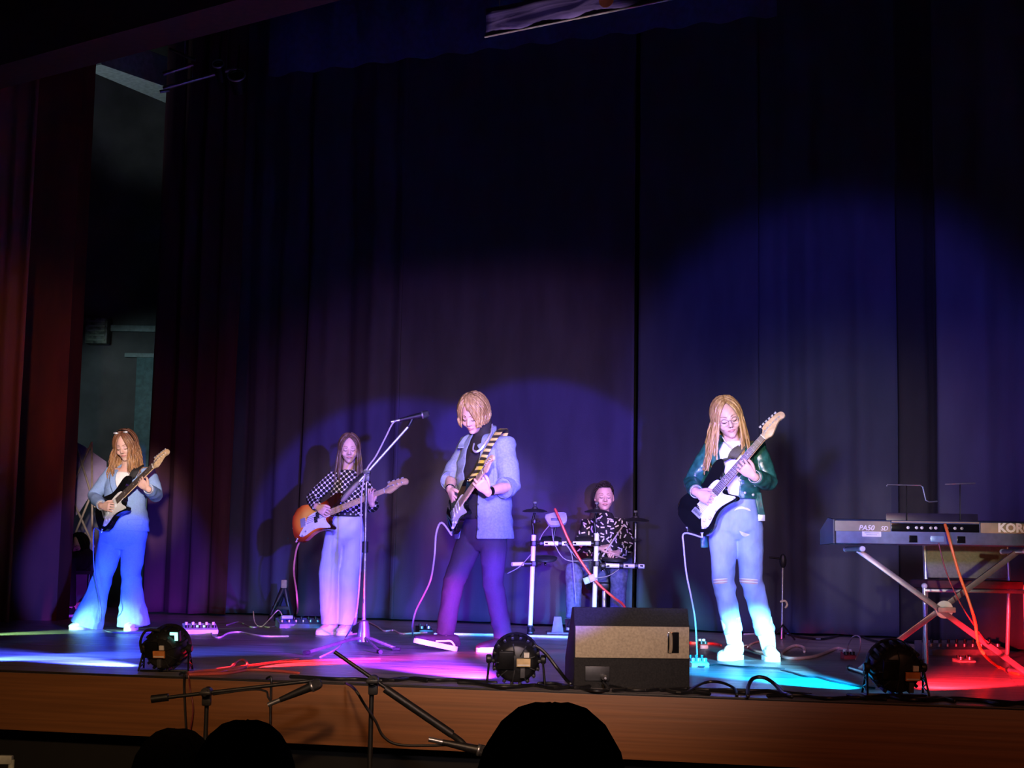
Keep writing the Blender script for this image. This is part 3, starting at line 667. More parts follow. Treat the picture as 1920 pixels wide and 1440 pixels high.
for px, py, r, dy, ti in ((1033, 1010, .085, .2, .25), (1098, 1010, .085, .2, .25), (1153, 1047, .11, .28, .12), (1022, 1046, .10, .3, .2)):
    c = pad(px, py, r, dy, ti); part('pad_arm', M_.blackmetal, lambda bm: tube(bm, [c + V((0, 0, -.02)), c + V((0, -.08, -.06)), V((c.x, DY + .01, dp(px, 1019 if py < 1030 else 1059).z))], .009, 8))
for px, py, yb, dy in ((1003, 957, 1003, .02), (1119, 958, 1000, .02), (1192, 974, 1061, .06)):
    c = dp(px, py, dy); 
    o = part('cymbal_pad', M_.padblack, lambda bm: lathe(bm, [(.165, -.012), (.168, -.006), (.12, .006), (.04, .016), (.03, .03), (0, .034)], fm(c, X, Matrix.Rotation(.1, 3, 'X') @ Y, Matrix.Rotation(.1, 3, 'X') @ Z) @ Matrix.Diagonal((.62 if px != 1192 else .68, .62, 1, 1)), 30))
    part('wing_nut', M_.black, lambda bm: (rod(bm, c + V((0, 0, .02)), c + V((0, 0, .07)), .009), box(bm, c + V((0, 0, .065)), (.035, .02, .022), None, .006)), o)
    part('cymbal_arm', M_.steel if px == 1192 else M_.blackmetal, lambda bm: tube(bm, [c + V((0, 0, -.01)), c + V((-.02 if px != 1192 else 0, -.0, -.09)), dp(px - 2, yb, 0)], .010, 10))
    clamp(lerp(c, dp(px - 2, yb), .45), .017, .03)
a = dp(1043, 974)
def modf(bm):
    R = Matrix.Rotation(-.5, 4, 'X') @ Matrix.Rotation(.15, 4, 'Z'); prism(bm, smooth2([(-.085, .05), (.07, .055), (.09, .02), (.085, -.03), (.05, -.06), (-.05, -.06), (-.08, -.02)], 2), -.02, .02, fm(a, X, Z, -Y) @ R, .006)
mo = part('sound_module', mat('lavender_grey', (.42, .40, .5), .45), modf)
part('module_label', M_.black, lambda bm: box(bm, a + V((-.01, -.028, .0)), (.07, .004, .022), None, .002), mo)
part('module_arm', M_.blackmetal, lambda bm: tube(bm, [a + V((0, .01, -.03)), a + V((-.02, .0, -.14)), dp(1037, 1019)], .01, 8))
for pts in (((1052, 985), (1060, 1000), (1070, 1020)), ((1035, 992), (1040, 1020), (1062, 1050), (1110, 1050)), ((1060, 1020), (1072, 1040), (1077, 1090), (1080, 1130)), ((1062, 1020), (1080, 1045), (1100, 1062)), ((1030, 985), (1018, 1000), (1012, 1012)), ((995, 1040), (975, 1062), (952, 1075)), ((1108, 1085), (1140, 1080), (1160, 1068))):
    part('trigger_lead', mat('lead_grey', (.18, .17, .22), .5) if 'lead_grey' not in D.materials else D.materials['lead_grey'], lambda bm: tube(bm, catmull([dp(x, y, -.03) for x, y in pts], 5), .0042, 6))
# pedal and red lead, plug box
t = thing('drum_pedal', V((dp(1050, 1189).x, DY, 0)), 'lavender grey kick pedal at the foot of the drum rack', 'pedal')
pb = gr(1052, 1189); 
bm = NB(); box(bm, pb + V((0, .12, .008)), (.24, .34, .014), None, .004); obj('base_plate', bm, mat('pedal_grey', (.13, .13, .2), .5), t)
bm = NB(); box(bm, (0, 0, 0), (.10, .28, .014), Matrix.Translation(pb + V((.09, .12, .075))) @ Matrix.Rotation(.25, 4, 'X'), .004); obj('footboard', bm, M_.standm, t)
bm = NB(); prism(bm, [(-.05, 0), (.05, 0), (.03, .13), (-.03, .13)], -.01, .01, fm(pb + V((-.03, .0, .014)), X, Z, -Y), .003); obj('upright', bm, D.materials['pedal_grey'], t)
q = dp(1105, 1088, -.1)
# ------------------------------------------------------------------ microphone stands
def mic(c, d, up, label, grey=False, parent_group=None):
    """c = capsule centre, d = direction from the tail to the capsule"""
    t = thing('microphone', c, label, 'microphone'); u, v = frame_of(d, up); A = fm(c, u, v, d)
    bm = NB(); lathe(bm, [(0, .03), (.016, .027), (.024, .015), (.026, 0), (.025, -.014), (.021, -.022)], A, 18); obj('grille', bm, mat('mic_grille', (.06, .06, .065), .45, .6, bump=.6, bscale=(500, 500, 500)) if 'mic_grille' not in D.materials else D.materials['mic_grille'], t)
    bm = NB(); lathe(bm, [(.0245, -.012), (.0265, -.015), (.0265, -.021), (.0245, -.024)], A, 18); obj('ring', bm, M_.steel, t)
    bm = NB(); lathe(bm, [(.021, -.022), (.019, -.05), (.013, -.165), (.0125, -.175), (0, -.175)], A, 18); obj('handle', bm, M_.black, t)
    bm = NB(); rod(bm, A @ V((0, 0, -.17)), A @ V((0, 0, -.235)), .0105, 12); obj('connector', bm, M_.steel, t)
    return t
def micstand(label, foot, top, boom0, boom1, clampp, r=.0105, legs=None, mats=None, weight=True, thick=None):
    t = thing('microphone_stand', V((foot.x, foot.y, foot.z)), label, 'microphone stand'); pm, bmM = mats or (M_.black, M_.black)
    bm = NB(); rod(bm, foot + V((0, 0, .06)), lerp(foot, top, .62), r * 1.35, 12); obj('lower_tube', bm, pm, t)
    bm = NB(); rod(bm, lerp(foot, top, .60), top, r, 12); obj('upper_tube', bm, pm, t)
    bm = NB(); q = lerp(foot, top, .61); rod(bm, q - Z * .035, q + Z * .04, r * 2.0, 12); obj('height_clutch', bm, M_.black, t)
    bm = NB(); lathe(bm, [(r * 1.4, .20), (.03, .19), (.045, .09), (.045, .055), (r, .05)], Matrix.Translation(foot), 14); obj('hub', bm, pm, t)
    for L in legs:
        bm = NB(); tube(bm, [foot + V((0, 0, .085)), lerp(foot, L, .25) + V((0, 0, .075)), L + V((0, 0, .013))], [(.011, .008)] * 3, 8, side=Z); g = obj('leg', bm, pm, t)
        bm = NB(); d = (L - foot).normalized(); rod(bm, L + V((0, 0, .014)) - d * .03, L + V((0, 0, .014)) + d * .02, .014, 10); obj('rubber_foot', bm, M_.rubber, g)
    bm = NB(); rod(bm, clampp - V((0, .03, 0)), clampp + V((0, .03, 0)), .024, 14); box(bm, clampp + V((.0, 0, -.035)), (.04, .035, .05), None, .006); obj('boom_clamp', bm, M_.black, t)
    bm = NB(); rod(bm, clampp + V((.0, -.03, 0)), clampp + V((0, -.055, 0)), .014, 10); box(bm, clampp + V((0, -.055, 0)), (.05, .012, .016), None, .004); obj('clamp_knob', bm, M_.black, t)
    bm = NB(); rod(bm, boom0, boom1, r * .8, 10); obj('boom', bm, bmM, t)
    if thick:
        bm = NB(); rod(bm, thick[0], thick[1], r * 1.7, 12); obj('boom_sleeve', bm, M_.black, t)
    if weight:
        d = (boom1 - boom0).normalized(); bm = NB(); tube(bm, [boom0, boom0 + d * .02, boom0 + d * .14, boom0 + d * .16], [.013, .02, .017, .012], 12); obj('counterweight', bm, mat('grip_tan', (.2, .17, .12), .6) if 'grip_tan' not in D.materials else D.materials['grip_tan'], t)
    return t
SF = gr(681, 1219); sy = SF.y
def sp_(x, y, dy=0.0): return at(x, y, sy + dy)
top = sp_(687, 905)
micstand('chrome and black boom stand with splayed legs beside the bass player', SF, top, sp_(642, 938, -.02), sp_(769, 796, -.02), sp_(688, 886, -.02), legs=[gr(574, 1228), gr(712, 1226), gr(745, 1221)], mats=(mat('stand_tube', (.16, .15, .16), .3, .6), M_.chrome))
mt = mic(sp_(797, 777, -.02), (sp_(797, 777) - sp_(757, 786)).normalized(), Z, 'microphone at the tip of the stage boom stand')
bm = NB(); c = sp_(768, 790, -.02); tube(bm, [sp_(766, 799, -.02), sp_(770, 792, -.02), sp_(774, 783, -.02)], .012, 10); obj('mic_clip', bm, M_.black, mt)
HZ_ = HZ
A7 = 7.0
fp = lambda x, y, Y_: at(x, y, Y_)
def leg3(F, r, a0): return [F + V((r * math.cos(a0 + k * 2.094), r * math.sin(a0 + k * 2.094), 0)) for k in range(3)]
tp = fp(388, 1312, A7); F = V((tp.x, A7, HZ))
micstand('black boom stand in the hall in front of the stage, boom pointing right', F, tp, fp(286, 1311, A7 - .02), fp(588, 1276, A7 - .02), fp(388, 1298, A7 - .02), legs=leg3(F, .3, .4), weight=False, thick=(fp(284, 1311, A7 - .02), fp(316, 1307, A7 - .02)))
mic(fp(592, 1284, A7 - .06), (fp(592, 1284, A7) - fp(535, 1308, A7)).normalized(), Z, 'microphone clipped to the left boom stand in the hall')
A8 = 6.55
tp = fp(697, 1296, A8); F = V((tp.x, A8, HZ))
micstand('black boom stand in the hall in front of the stage, boom slanting down right', F, tp, fp(627, 1222, A8 - .02), fp(850, 1378, A8 - .02), fp(700, 1276, A8 - .02), legs=leg3(F, .3, .9), weight=False, thick=(fp(722, 1291, A8 - .02), fp(848, 1377, A8 - .02)))
mt = mic(fp(905, 1408, A8 - .06), (fp(905, 1408, A8) - fp(850, 1396, A8)).normalized(), Z, 'dark microphone at the low end of the slanting boom by the audience head')
bm = NB(); tube(bm, [fp(848, 1378, A8 - .02), fp(864, 1390, A8 - .04), fp(875, 1402, A8 - .06)], .014, 10); obj('mic_clip', bm, M_.black, mt)
# low stand at the back, right of the right guitarist
LY2 = gr(1468, 1199).y
t = thing('low_microphone_stand', gr(1468, 1199), 'small thin stand with short arm and tripod against the curtain', 'microphone stand'); lp = lambda x, y, dy=0: at(x, y, LY2 + dy)
bm = NB(); rod(bm, lp(1466, 1198), lp(1468, 1050), .011, 10); obj('tube', bm, M_.steel, t)
bm = NB(); rod(bm, lp(1469, 1048), lp(1442, 1045), .008, 10); obj('arm', bm, M_.blackmetal, t)
bm = NB(); ball(bm, lp(1468, 1052), (.03, .03, .06)); obj('clutch', bm, M_.black, t)
bm = NB(); tube(bm, catmull([lp(1464, 1128, -.02), lp(1472, 1127, -.03), lp(1476, 1134, -.03), lp(1473, 1139, -.03)], 4), .009, 8); obj('hook', bm, mat('hook_cream', (.6, .52, .35), .5), t)
for q in (gr(1445, 1201), gr(1490, 1201), gr(1470, 1196)):
    bm = NB(); tube(bm, [gr(1468, 1199) + V((0, 0, .12)), q + V((0, 0, .008))], .007, 8); obj('leg', bm, M_.blackmetal, t)

# ------------------------------------------------------------------ pedals, boxes
def pedalboard(label, x0, x1, y, dep, h, m, n, knobm, lights=None):
    a = gr(x0, y); b = gr(x1, y); d = (b - a).normalized(); Wd = (b - a).length; A = fm(a, d, V((-d.y, d.x, 0)), Z)
    t = thing('effects_pedal', (a + b) / 2, label, 'effects pedal')
    bm = NB(); pr_yz(bm, [(0, 0), (0, h * .45), (dep, h), (dep, 0)], 0, Wd, A, .004); obj('case', bm, m, t)
    for k in range(n):
        f_ = (k + .5) / n; bm = NB(); q = A @ V((Wd * f_, dep * .3, h * .62)); rod(bm, q, q + V((0, 0, .02)), .017, 12); obj('footswitch', bm, knobm, t)
        bm = NB(); q = A @ V((Wd * f_, dep * .72, h * .88)); rod(bm, q, q + V((0, 0, .022)), .011, 10); obj('knob', bm, M_.black if knobm is not M_.black else M_.white, t)
    if lights:
        bm = NB(); box(bm, (Wd * .5, dep * .52, h * .78), (Wd * .5, dep * .12, .008), A, .002); obj('display', bm, lights, t)
    return t, A, Wd
pedalboard('pale multi effects pedal with glowing switches right of the left stage light', 345, 409, 1189, .2, .075, M_.white, 5, M_.black, mat('pedal_glow', (.3, .6, .5), .4, emit=(.5, 1, .75), es=.5))
t, A, Wd = pedalboard('blue lit multi effects board on the floor beside the bass player', 524, 604, 1178, .22, .08, mat('pedal_blue', (.12, .16, .45), .4), 6, M_.steel)
bm = NB(); box(bm, (Wd * .2, .1, .10), (.1, .12, .03), A @ Matrix.Rotation(-.15, 4, 'X'), .006); obj('rocker', bm, mat('rocker_cyan', (.25, .55, .8), .4), t)
pedalboard('small pale pedal with plugs at the feet of the right guitarist', 1297, 1330, 1251, .12, .05, mat('pedal_teal', (.45, .62, .66), .4), 3, M_.steel)
pedalboard('small black pedal behind the raised shoe of the singer', 786, 812, 1187, .14, .055, M_.black, 2, M_.steel)
pedalboard('red plug box on the floor left of the right guitarist', 1313, 1328, 1216, .07, .05, mat('box_red', (.6, .05, .04), .5), 2, M_.black)
pedalboard('grey rack unit with small knobs on the floor behind the chair', 1748, 1890, 1229, .25, .09, mat('rack_grey', (.24, .23, .27), .5), 9, M_.steel)
pedalboard('small pale tuner box on the floor under the keyboard', 1797, 1830, 1242, .08, .022, mat('tuner_pale', (.5, .48, .45), .5), 2, M_.steel)
pedalboard('small red cable adapter box on the floor left of the right can', 1583, 1606, 1236, .06, .045, mat('adapter_red', (.45, .06, .08), .5), 2, M_.black)
# dark A-shaped guitar stand by the blue pedal
gy = gr(527, 1166).y; gp = lambda x, y, dy=0: at(x, y, gy + dy)
t = thing('guitar_stand', gr(527, 1166), 'dark A shaped guitar stand with a tan top pad behind the blue pedal', 'stand')
for s, xb, dyb in ((-1, 503, 0), (1, 548, 0), (-1, 510, .3), (1, 545, .3)):
    e = gr(xb, 1166) + V((0, dyb * .6, .012)); bm = NB(); tube(bm, [gp(533, 1100, .05), lerp(gp(533, 1100, .05), e, .5), e], [(.02, .03), (.035, .02), (.03, .012)], 10, side=Y); obj('leg', bm, M_.black, t)
bm = NB(); box(bm, gp(533, 1095, .04), (.055, .05, .08), None, .012); obj('top_pad', bm, mat('pad_tan', (.33, .25, .13), .7), t)
bm = NB(); box(bm, gp(527, 1140, .02), (.17, .03, .035), None, .01); obj('cross_brace', bm, M_.rubber, t)

# ------------------------------------------------------------------ cables
CM = {}
def cable(label, pts, r, col, z=None, name='cable', k=5, group=None):
    """pts: (px, py) on the stage floor, (px, py, Y) at depth Y, or vectors"""
    P = []
    for q in pts:
        if isinstance(q, V): P.append(q)
        elif len(q) == 3: P.append(at(*q))
        else: P.append(gr(q[0], q[1], r))
    key = tuple(col)
    if key not in CM: CM[key] = mat('cable_rubber', col, .4, var=.05)
    bm = NB(); tube(bm, catmull(P, k), r, 8); o = obj(name, bm, CM[key]); return tag(o, label, 'cable', group)
RED = (.75, .06, .035); PINK = (.78, .52, .5); WHT = (.75, .72, .74); GRY = (.3, .28, .32); BLK = (.008, .008, .009)
cable('red lead running from the drum module down to the floor', [(1041, 955, DY - .06), (1050, 975, DY - .08), (1070, 1020, DY - .1), (1100, 1068, DY - .12), (1125, 1098, DY - .12), (1150, 1120, DY - .1), (1172, 1140, DY - .05), (1180, 1190)], .011, RED)
t = thing('plug_box', dp(1104, 1087, -.13), 'pale teal plug box dangling on a lead at the drum rack', 'plug')
A = Matrix.Translation(dp(1104, 1087, -.13)) @ Matrix.Rotation(-.35, 4, 'Y')
bm = NB(); box(bm, (-.02, 0, 0), (.05, .04, .055), A, .006); obj('body', bm, mat('plug_teal', (.3, .5, .55), .5), t)
bm = NB(); box(bm, (.03, 0, .004), (.05, .04, .06), A, .006); obj('cap', bm, mat('plug_lavender', (.45, .35, .55), .5), t)
cable('glowing orange keyboard lead looping from the back panel down to the floor', [(1772, 984, KY - .03), (1777, 1000, KY - .06), (1785, 1030, KY - .08), (1798, 1075, KY - .08), (1815, 1122, KY - .08), (1828, 1165, KY - .1), (1834, 1205, KY - .12), (1848, 1230, KY - .15), (1872, 1250), (1900, 1262), (1935, 1266), (1990, 1270)], .0085, (.9, .16, .03))
cable('thin dark red lead beside the orange keyboard lead', [(1760, 1019, KY - .02), (1775, 1075, KY - .02), (1800, 1130, KY - .02), (1825, 1170, KY - .02), (1850, 1205, KY - .02), (1880, 1236), (1910, 1250)], .004, (.2, .03, .03))
cable('white cable looped thick across the floor right of the right guitarist', [(1508, 1222), (1506, 1214), (1490, 1211), (1474, 1218), (1464, 1228), (1478, 1234), (1505, 1234), (1530, 1230), (1552, 1222), (1570, 1216), (1592, 1220)], .011, PINK)
cable('thin pink loop standing up beside the red adapter box', [gr(1592, 1232, .01), gr(1590, 1226) + Z * .05, gr(1600, 1230) + Z * .13, gr(1613, 1232) + Z * .13, gr(1612, 1234) + Z * .05, gr(1604, 1236, .02)], .0045, PINK)
cable('salmon cable loop on the floor between the white boots', [(1392, 1212), (1402, 1211), (1410, 1218), (1424, 1222), (1442, 1222), (1440, 1206), (1425, 1203), (1408, 1208), (1402, 1214)], .008, (.8, .3, .25))
cable('orange red cable on the floor right of the wedge monitor', [(1286, 1205), (1312, 1206), (1340, 1207), (1352, 1210)], .009, RED)
cable('grey cable lying across behind the right guitarist', [(1395, 1189), (1420, 1188), (1445, 1184), (1462, 1180), (1478, 1188)], .006, (.6, .58, .66))
cable('long pale cable across the floor from singer to drum kit', [(815, 1189), (850, 1189), (905, 1190), (960, 1191), (1010, 1193), (1080, 1195)], .010, (.85, .65, .7))
cable('white cable curving on the floor from the pale pedal', [(384, 1180), (396, 1182), (398, 1192), (412, 1195), (428, 1187), (450, 1185), (475, 1190), (500, 1193), (540, 1193)], .0065, WHT)
cable('thin grey cable tangle left of the blue pedal', [(425, 1172), (448, 1166), (466, 1174), (478, 1176), (490, 1174), (505, 1176), (524, 1172)], .005, GRY)
cable('short bent white lead standing by the blue pedal', [gr(474, 1172) + Z * .12, gr(478, 1174) + Z * .03, gr(490, 1175, .006), gr(505, 1174) + Z * .06, gr(520, 1172) + Z * .13, gr(528, 1174) + Z * .1], .005, WHT)
cable('pink cable looping on the floor behind the microphone stand', [(655, 1178), (670, 1168), (688, 1164), (690, 1182), (668, 1188), (640, 1190)], .0065, PINK)
cable('pale cable wandering right from the microphone stand to the singer', [(690, 1166), (706, 1174), (720, 1183), (738, 1182), (752, 1188), (775, 1187), (800, 1186)], .0065, PINK)
for i, (lab, pts) in enumerate((('red lit cable bundle strand nearest the left stage light', [(352, 1262), (380, 1258), (410, 1256), (440, 1252), (462, 1249), (500, 1244), (560, 1236)]), ('red lit cable strand arching in a small loop', [(362, 1264), (400, 1262), (428, 1256), (445, 1240), (458, 1238), (464, 1247), (450, 1254), (420, 1258)]), ('red lit cable strand running lowest along the edge', [(356, 1265), (395, 1264), (430, 1262), (470, 1256), (520, 1258), (560, 1262)]))):
    cable(lab, pts, .0075, (.6, .1, .08))
cable('thin red cable from the loop along the floor to the stand', [(464, 1252), (520, 1243), (600, 1238), (680, 1236), (712, 1235)], .005, (.5, .1, .1))
random.seed(5)
EDGE = (('below the foot of the stage boom stand', 545, 800), ('left of the centre can', 700, 930), ('under the centre can', 860, 1075), ('before the left half of the monitor', 1010, 1215),
        ('before the right half of the monitor', 1150, 1330), ('under the tall cable hoop', 1290, 1520), ('between tall hoop and right can', 1440, 1660), ('in front of the right can', 1590, 1790), ('right of the right can by the red light', 1720, 1960),
        ('lowest under the low cable arc', 1240, 1480), ('lowest at the right end', 1640, 1930))
for i, (where, x0, x1) in enumerate(EDGE):
    P = []; n = 7; b_ = random.uniform(6, 11)
    for j in range(n):
        x = lerp(x0, x1, j / (n - 1)); P.append((x, 1256 + (1327 - 1256) * x / 1920 - b_ + random.uniform(-3.5, 3.5)))
    cable('black cable lying along the stage edge ' + where, P, .009, BLK, group='black cables along the stage edge')
ey = lambda x, d: 1256 + .037 * x - d
cable('black cable arching up in a tall hoop at the stage edge', [gr(1402, 1305, .01), gr(1403, 1300) + Z * .03, gr(1412, 1296) + Z * .06, gr(1432, 1296) + Z * .065, gr(1452, 1298) + Z * .04, gr(1470, 1301, .01), gr(1485, 1306, .01)], .0095, BLK)
cable('black cable in a low arc right of the wedge monitor', [gr(1290, 1296, .01), gr(1320, 1292) + Z * .03, gr(1350, 1293) + Z * .035, gr(1376, 1298) + Z * .02, gr(1382, 1303, .01)], .007, BLK)
cable('black power cable drooping from the centre can to the monitor', [PAR[1] + V((.09, -.03, .20)), PAR[1] + V((.14, -.04, .165)), PAR[1] + V((.21, -.06, .08)), gr(1072, 1284, .01), gr(1105, 1294, .008), gr(1140, 1294, .008), gr(1132, 1292) + Z * .03], .0085, BLK)
cable('black cable over the floor in the blue pool', [(1465, 1256), (1490, 1262), (1510, 1268), (1535, 1270), (1560, 1277), (1600, 1285), (1640, 1290)], .005, BLK)
cable('thin black cable curling right of the boots', [(1300, 1238), (1312, 1250), (1340, 1246), (1390, 1250), (1440, 1252), (1470, 1254)], .005, BLK)
cable('black cable along the curtain foot behind the white loop', [(1478, 1190), (1510, 1196), (1545, 1198), (1580, 1190), (1600, 1188), (1640, 1202), (1690, 1207)], .010, BLK)
def hang(label, x0, y0, pts, col=BLK, r=.006):
    e = onp(x0, y0, EA + ENRM * .03, ENRM); P = [gr(x0 - 8, y0 - 4, r), e + V((0, 0, .015))] + [onp(x, y, EA + ENRM * .03, ENRM) for x, y in pts]
    cable(label, P, r, col)
hang('black cable hanging over the stage front below the left can', 345, 1268, [(345, 1285), (347, 1330), (349, 1372), (350, 1440)])
hang('reddish cable hanging over the stage front beside the black one', 352, 1268, [(356, 1290), (362, 1330), (356, 1375), (352, 1440)], (.16, .02, .02), .004)
hang('black cable hanging over the stage front at the boom tip', 508, 1276, [(508, 1295), (507, 1330), (507, 1390), (508, 1440)])
cable('cable looping from the stage edge to the slanting boom stand', [gr(648, 1281, .006), (665, 1292, A8 - .05), (684, 1322, A8 - .05), (704, 1352, A8 - .05), (718, 1380, A8 - .05), (745, 1396, A8 - .05), (800, 1398, A8 - .05), (850, 1396, A8 - .05)], .006, BLK)
cable('short cable under the microphone of the left hall stand', [fp(528, 1311, A7 - .06), fp(512, 1316, A7 - .06), fp(503, 1308, A7 - .05), fp(498, 1296, A7 - .04), fp(470, 1293, A7 - .045), fp(400, 1302, A7 - .06)], .005, BLK)
cable('grey microphone cable running down the boom and the stand to the floor', [sp_(750, 787, -.02), sp_(737, 793, -.03), sp_(722, 822, -.03), sp_(705, 855, -.04), sp_(686, 884, -.05), sp_(678, 930, -.05), sp_(677, 985, -.04), sp_(676, 1050, -.05), sp_(672, 1120, -.06), sp_(664, 1165, -.08), gr(648, 1195, .01), gr(632, 1215, .006), gr(600, 1232, .006)], .0055, (.42, .36, .42))
# phone held up at the lower left corner of the hall
# ------------------------------------------------------------------ guitars
BODY = [(-118, 0), (-113, 60), (-92, 118), (-48, 152), (0, 160), (50, 147), (100, 126), (140, 114), (190, 116), (240, 130), (300, 146), (345, 141), (366, 124), (350, 98), (304, 66), (262, 44), (250, 28), (250, -28), (226, -34), (216, -52), (230, -86), (247, -118), (255, -138), (236, -150), (206, -141), (160, -122), (110, -114), (60, -124), (10, -148), (-40, -158), (-86, -136), (-110, -86), (-117, -40)]
PICKG = [(-60, -96), (-20, -118), (40, -104), (90, -92), (140, -98), (190, -116), (236, -132), (238, -112), (214, -74), (204, -44), (214, -30), (250, -28), (250, 28), (246, 44), (228, 56), (190, 62), (140, 58), (90, 50), (40, 36), (20, 0), (-20, -50)]
HEADO = [(648, 21), (664, 23), (676, 30), (690, 48), (720, 52), (770, 46), (820, 38), (846, 26), (854, 6), (846, -14), (826, -18), (806, -8), (780, -10), (744, -22), (704, -36), (682, -36), (664, -24), (648, -21)]
def guitar(label, B, N, nrm, s, bodym, boardm, pickm=None, bass=False, rim=None):
    x = (N - B).normalized(); n = V(nrm); z = (n - x * n.dot(x)).normalized(); y = z.cross(x)
    M = fm(B, x, y, z) @ Matrix.Scale(s * .001, 4)
    t = thing('bass_guitar' if bass else 'electric_guitar', B, label, 'bass guitar' if bass else 'guitar')
    nl = 864.0 if bass else 648.0; kb = 1.12 if bass else 1.0
    ex = nl - 648.0
    bo = [(a * kb + (20 if bass and a > 150 else 0), b * kb * .98) for a, b in BODY]
    bm = NB(); prism(bm, smooth2(bo, 3), -44, 0, M, 9 * s * .001); obj('body', bm, bodym, t, sharp=.9)
    bm = NB(); prism(bm, smooth2([(a * kb, b * kb) for a, b in PICKG], 2), .2, 3.2, M, 0); pg = obj('pickguard', bm, pickm or M_.cream, t)
    bm = NB()
    for a, b in PICKG[::3]: lathe(bm, [(4, 3), (4, 4.2), (0, 4.6)], M @ Matrix.Translation((a * kb * .96, b * kb * .96, 0)), 8)
    tag(obj('screw', bm, M_.steel, pg), kind='stuff')
    wn, wb = (21, 30) if bass else (21, 28)
    xb = 240 * kb - 50
    bm = NB(); tube(bm, [M @ V((xb, 0, -6)), M @ V((nl - 20, 0, -6)), M @ V((nl + 8, 0, -8))], [(wb * s * .001, .013 * s), (wn * s * .001, .011 * s), (wn * s * .001, .009 * s)], 14, side=y, cap='flat'); obj('neck', bm, M_.maple, t)
    xf = 165 if not bass else 275
    bm = NB(); prism(bm, [(xf, -wb), (nl, -wn), (nl, wn), (xf, wb)], 3, 9, M, 1 * s * .001); fb = obj('fretboard', bm, boardm, t)
    bm = NB()
    for k in range(1, 22):
        xx = nl - nl / (2 ** (k / 12)) ; xx = nl / (2 ** (k / 12))
        if xx > xf + 4: box(bm, (xx, 0, 9.4), (2.2, 2 * lerp(wn, wb, (nl - xx) / (nl - xf)) - 1, 1.6), M)
    tag(obj('fret', bm, M_.steel, fb), kind='stuff')
    bm = NB()
    for k in (3, 5, 7, 9, 15):
        xx = .5 * (nl / (2 ** (k / 12)) + nl / (2 ** ((k - 1) / 12))); 
        if xx > xf: lathe(bm, [(3.6, 9), (3.6, 9.5), (0, 9.6)], M @ Matrix.Translation((xx, 0, 0)), 8)
    tag(obj('inlay', bm, M_.cream if boardm is not M_.maple else M_.black, fb), kind='stuff')
    bm = NB(); box(bm, (nl + 2, 0, 9), (5, 2 * wn, 8), M); obj('nut', bm, M_.cream, t)
    hx = [(ex + a, b * (1.15 if bass else 1)) for a, b in HEADO]
    if bass: hx = [(nl + (a - nl) * 1.2, b) for a, b in hx]
    bm = NB(); prism(bm, smooth2(hx, 3), -14, 2, M, 2 * s * .001); hd_ = obj('headstock', bm, M_.maple, t, sharp=.9)
    nt_ = 4 if bass else 6
    for k in range(nt_):
        tx = nl + (50 + k * 46 if bass else 38 + k * 26); ty = 38 - k * (4.5 if bass else 3.2)
        bm = NB(); lathe(bm, [(5 if not bass else 8, 0), (4 if not bass else 7, 16), (0, 16.5)], M @ Matrix.Translation((tx, ty - 16, 0)), 10)
        R = M @ Matrix.Translation((tx, ty + 14, -10)); rod(bm, R @ V((0, -16, 0)), R @ V((0, 12, 0)), .0022 * s, 8); box(bm, (0, 17, 0), (17 if not bass else 26, 11 if not bass else 18, 6), R, .001 * s)
        obj('tuning_peg', bm, M_.chrome, t)
    if bass:
        for sx_, sy_ in ((150, 16), (128, -18)):
            bm = NB(); box(bm, (sx_, sy_, 8), (30, 58, 14), M, .002 * s); obj('pickup', bm, M_.black, t)
        bm = NB(); box(bm, (-8, 0, 8), (52, 84, 16), M, .003 * s); br = obj('bridge', bm, M_.chrome, t)
    else:
        for k_, (px_, an) in enumerate(((38, -.16), (88, 0), (138, 0))):
            bm = NB(); box(bm, (0, 0, 6), (17, 82, 9), M @ Matrix.Translation((px_, 0, 0)) @ Matrix.Rotation(an, 4, 'Z'), .003 * s); obj('pickup', bm, M_.white, t)
        bm = NB(); box(bm, (-4, 0, 5), (40, 80, 8), M, .001 * s); br = obj('bridge', bm, M_.chrome, t)
    bm = NB()
    for k in range(nt_): box(bm, (2 - (k % 2) * 3, (k - (nt_ - 1) / 2) * (20 if bass else 10.6), 12), (22, 8, 6), M)
    obj('saddle', bm, M_.steel, br)
    for k_, (a, b) in enumerate(((-6, -72), (28, -92), (-36, -104)) if not bass else ((10, -86), (-26, -112))):
        bm = NB(); lathe(bm, [(0, 3), (12, 3), (12, 6), (9, 16), (0, 16.5)], M @ Matrix.Translation((a * kb, b * kb, 0)), 14); obj('knob', bm, M_.cream if not bass else M_.chrome, t)
    bm = NB(); lathe(bm, [(0, 0), (13, 0), (14, 4), (8, 5), (5, 30), (0, 30)], M @ fm(V((-78 * kb, -112 * kb, -2)), V((.7, -.7, 0)), Z, V((-.7, -.7, 0)).normalized()) , 10); jk = obj('jack_plug', bm, M_.chrome, t)
    bm = NB(); q = 1
    for k in range(nt_):
        o_ = (k - (nt_ - 1) / 2); tube(bm, [M @ V((0, o_ * (18 if bass else 10.4), 15)), M @ V((nl, o_ * (10 if bass else 7), 13.5)), M @ V((nl + 50 + 24 * k, 26 - k * 3, 10))], .0011 * s if not bass else .0017 * s, 5, cap='flat')
    tag(obj('strings', bm, M_.wire, t), kind='stuff')
    for a, b in ((-118 * kb, 0), (352 * kb, 124 * kb)):
        bm = NB(); d_ = V((a, b, 0)).normalized(); lathe(bm, [(0, -2), (4, -2), (4, 8), (9, 10), (9, 13), (0, 14)], M @ fm(V((a * .99, b * .99, -22)), Z, Z.cross(d_) * -1, d_), 10); obj('strap_button', bm, M_.chrome, t)
    jack = M @ V((-100 * kb, -134 * kb, -4))
    return t, M, jack
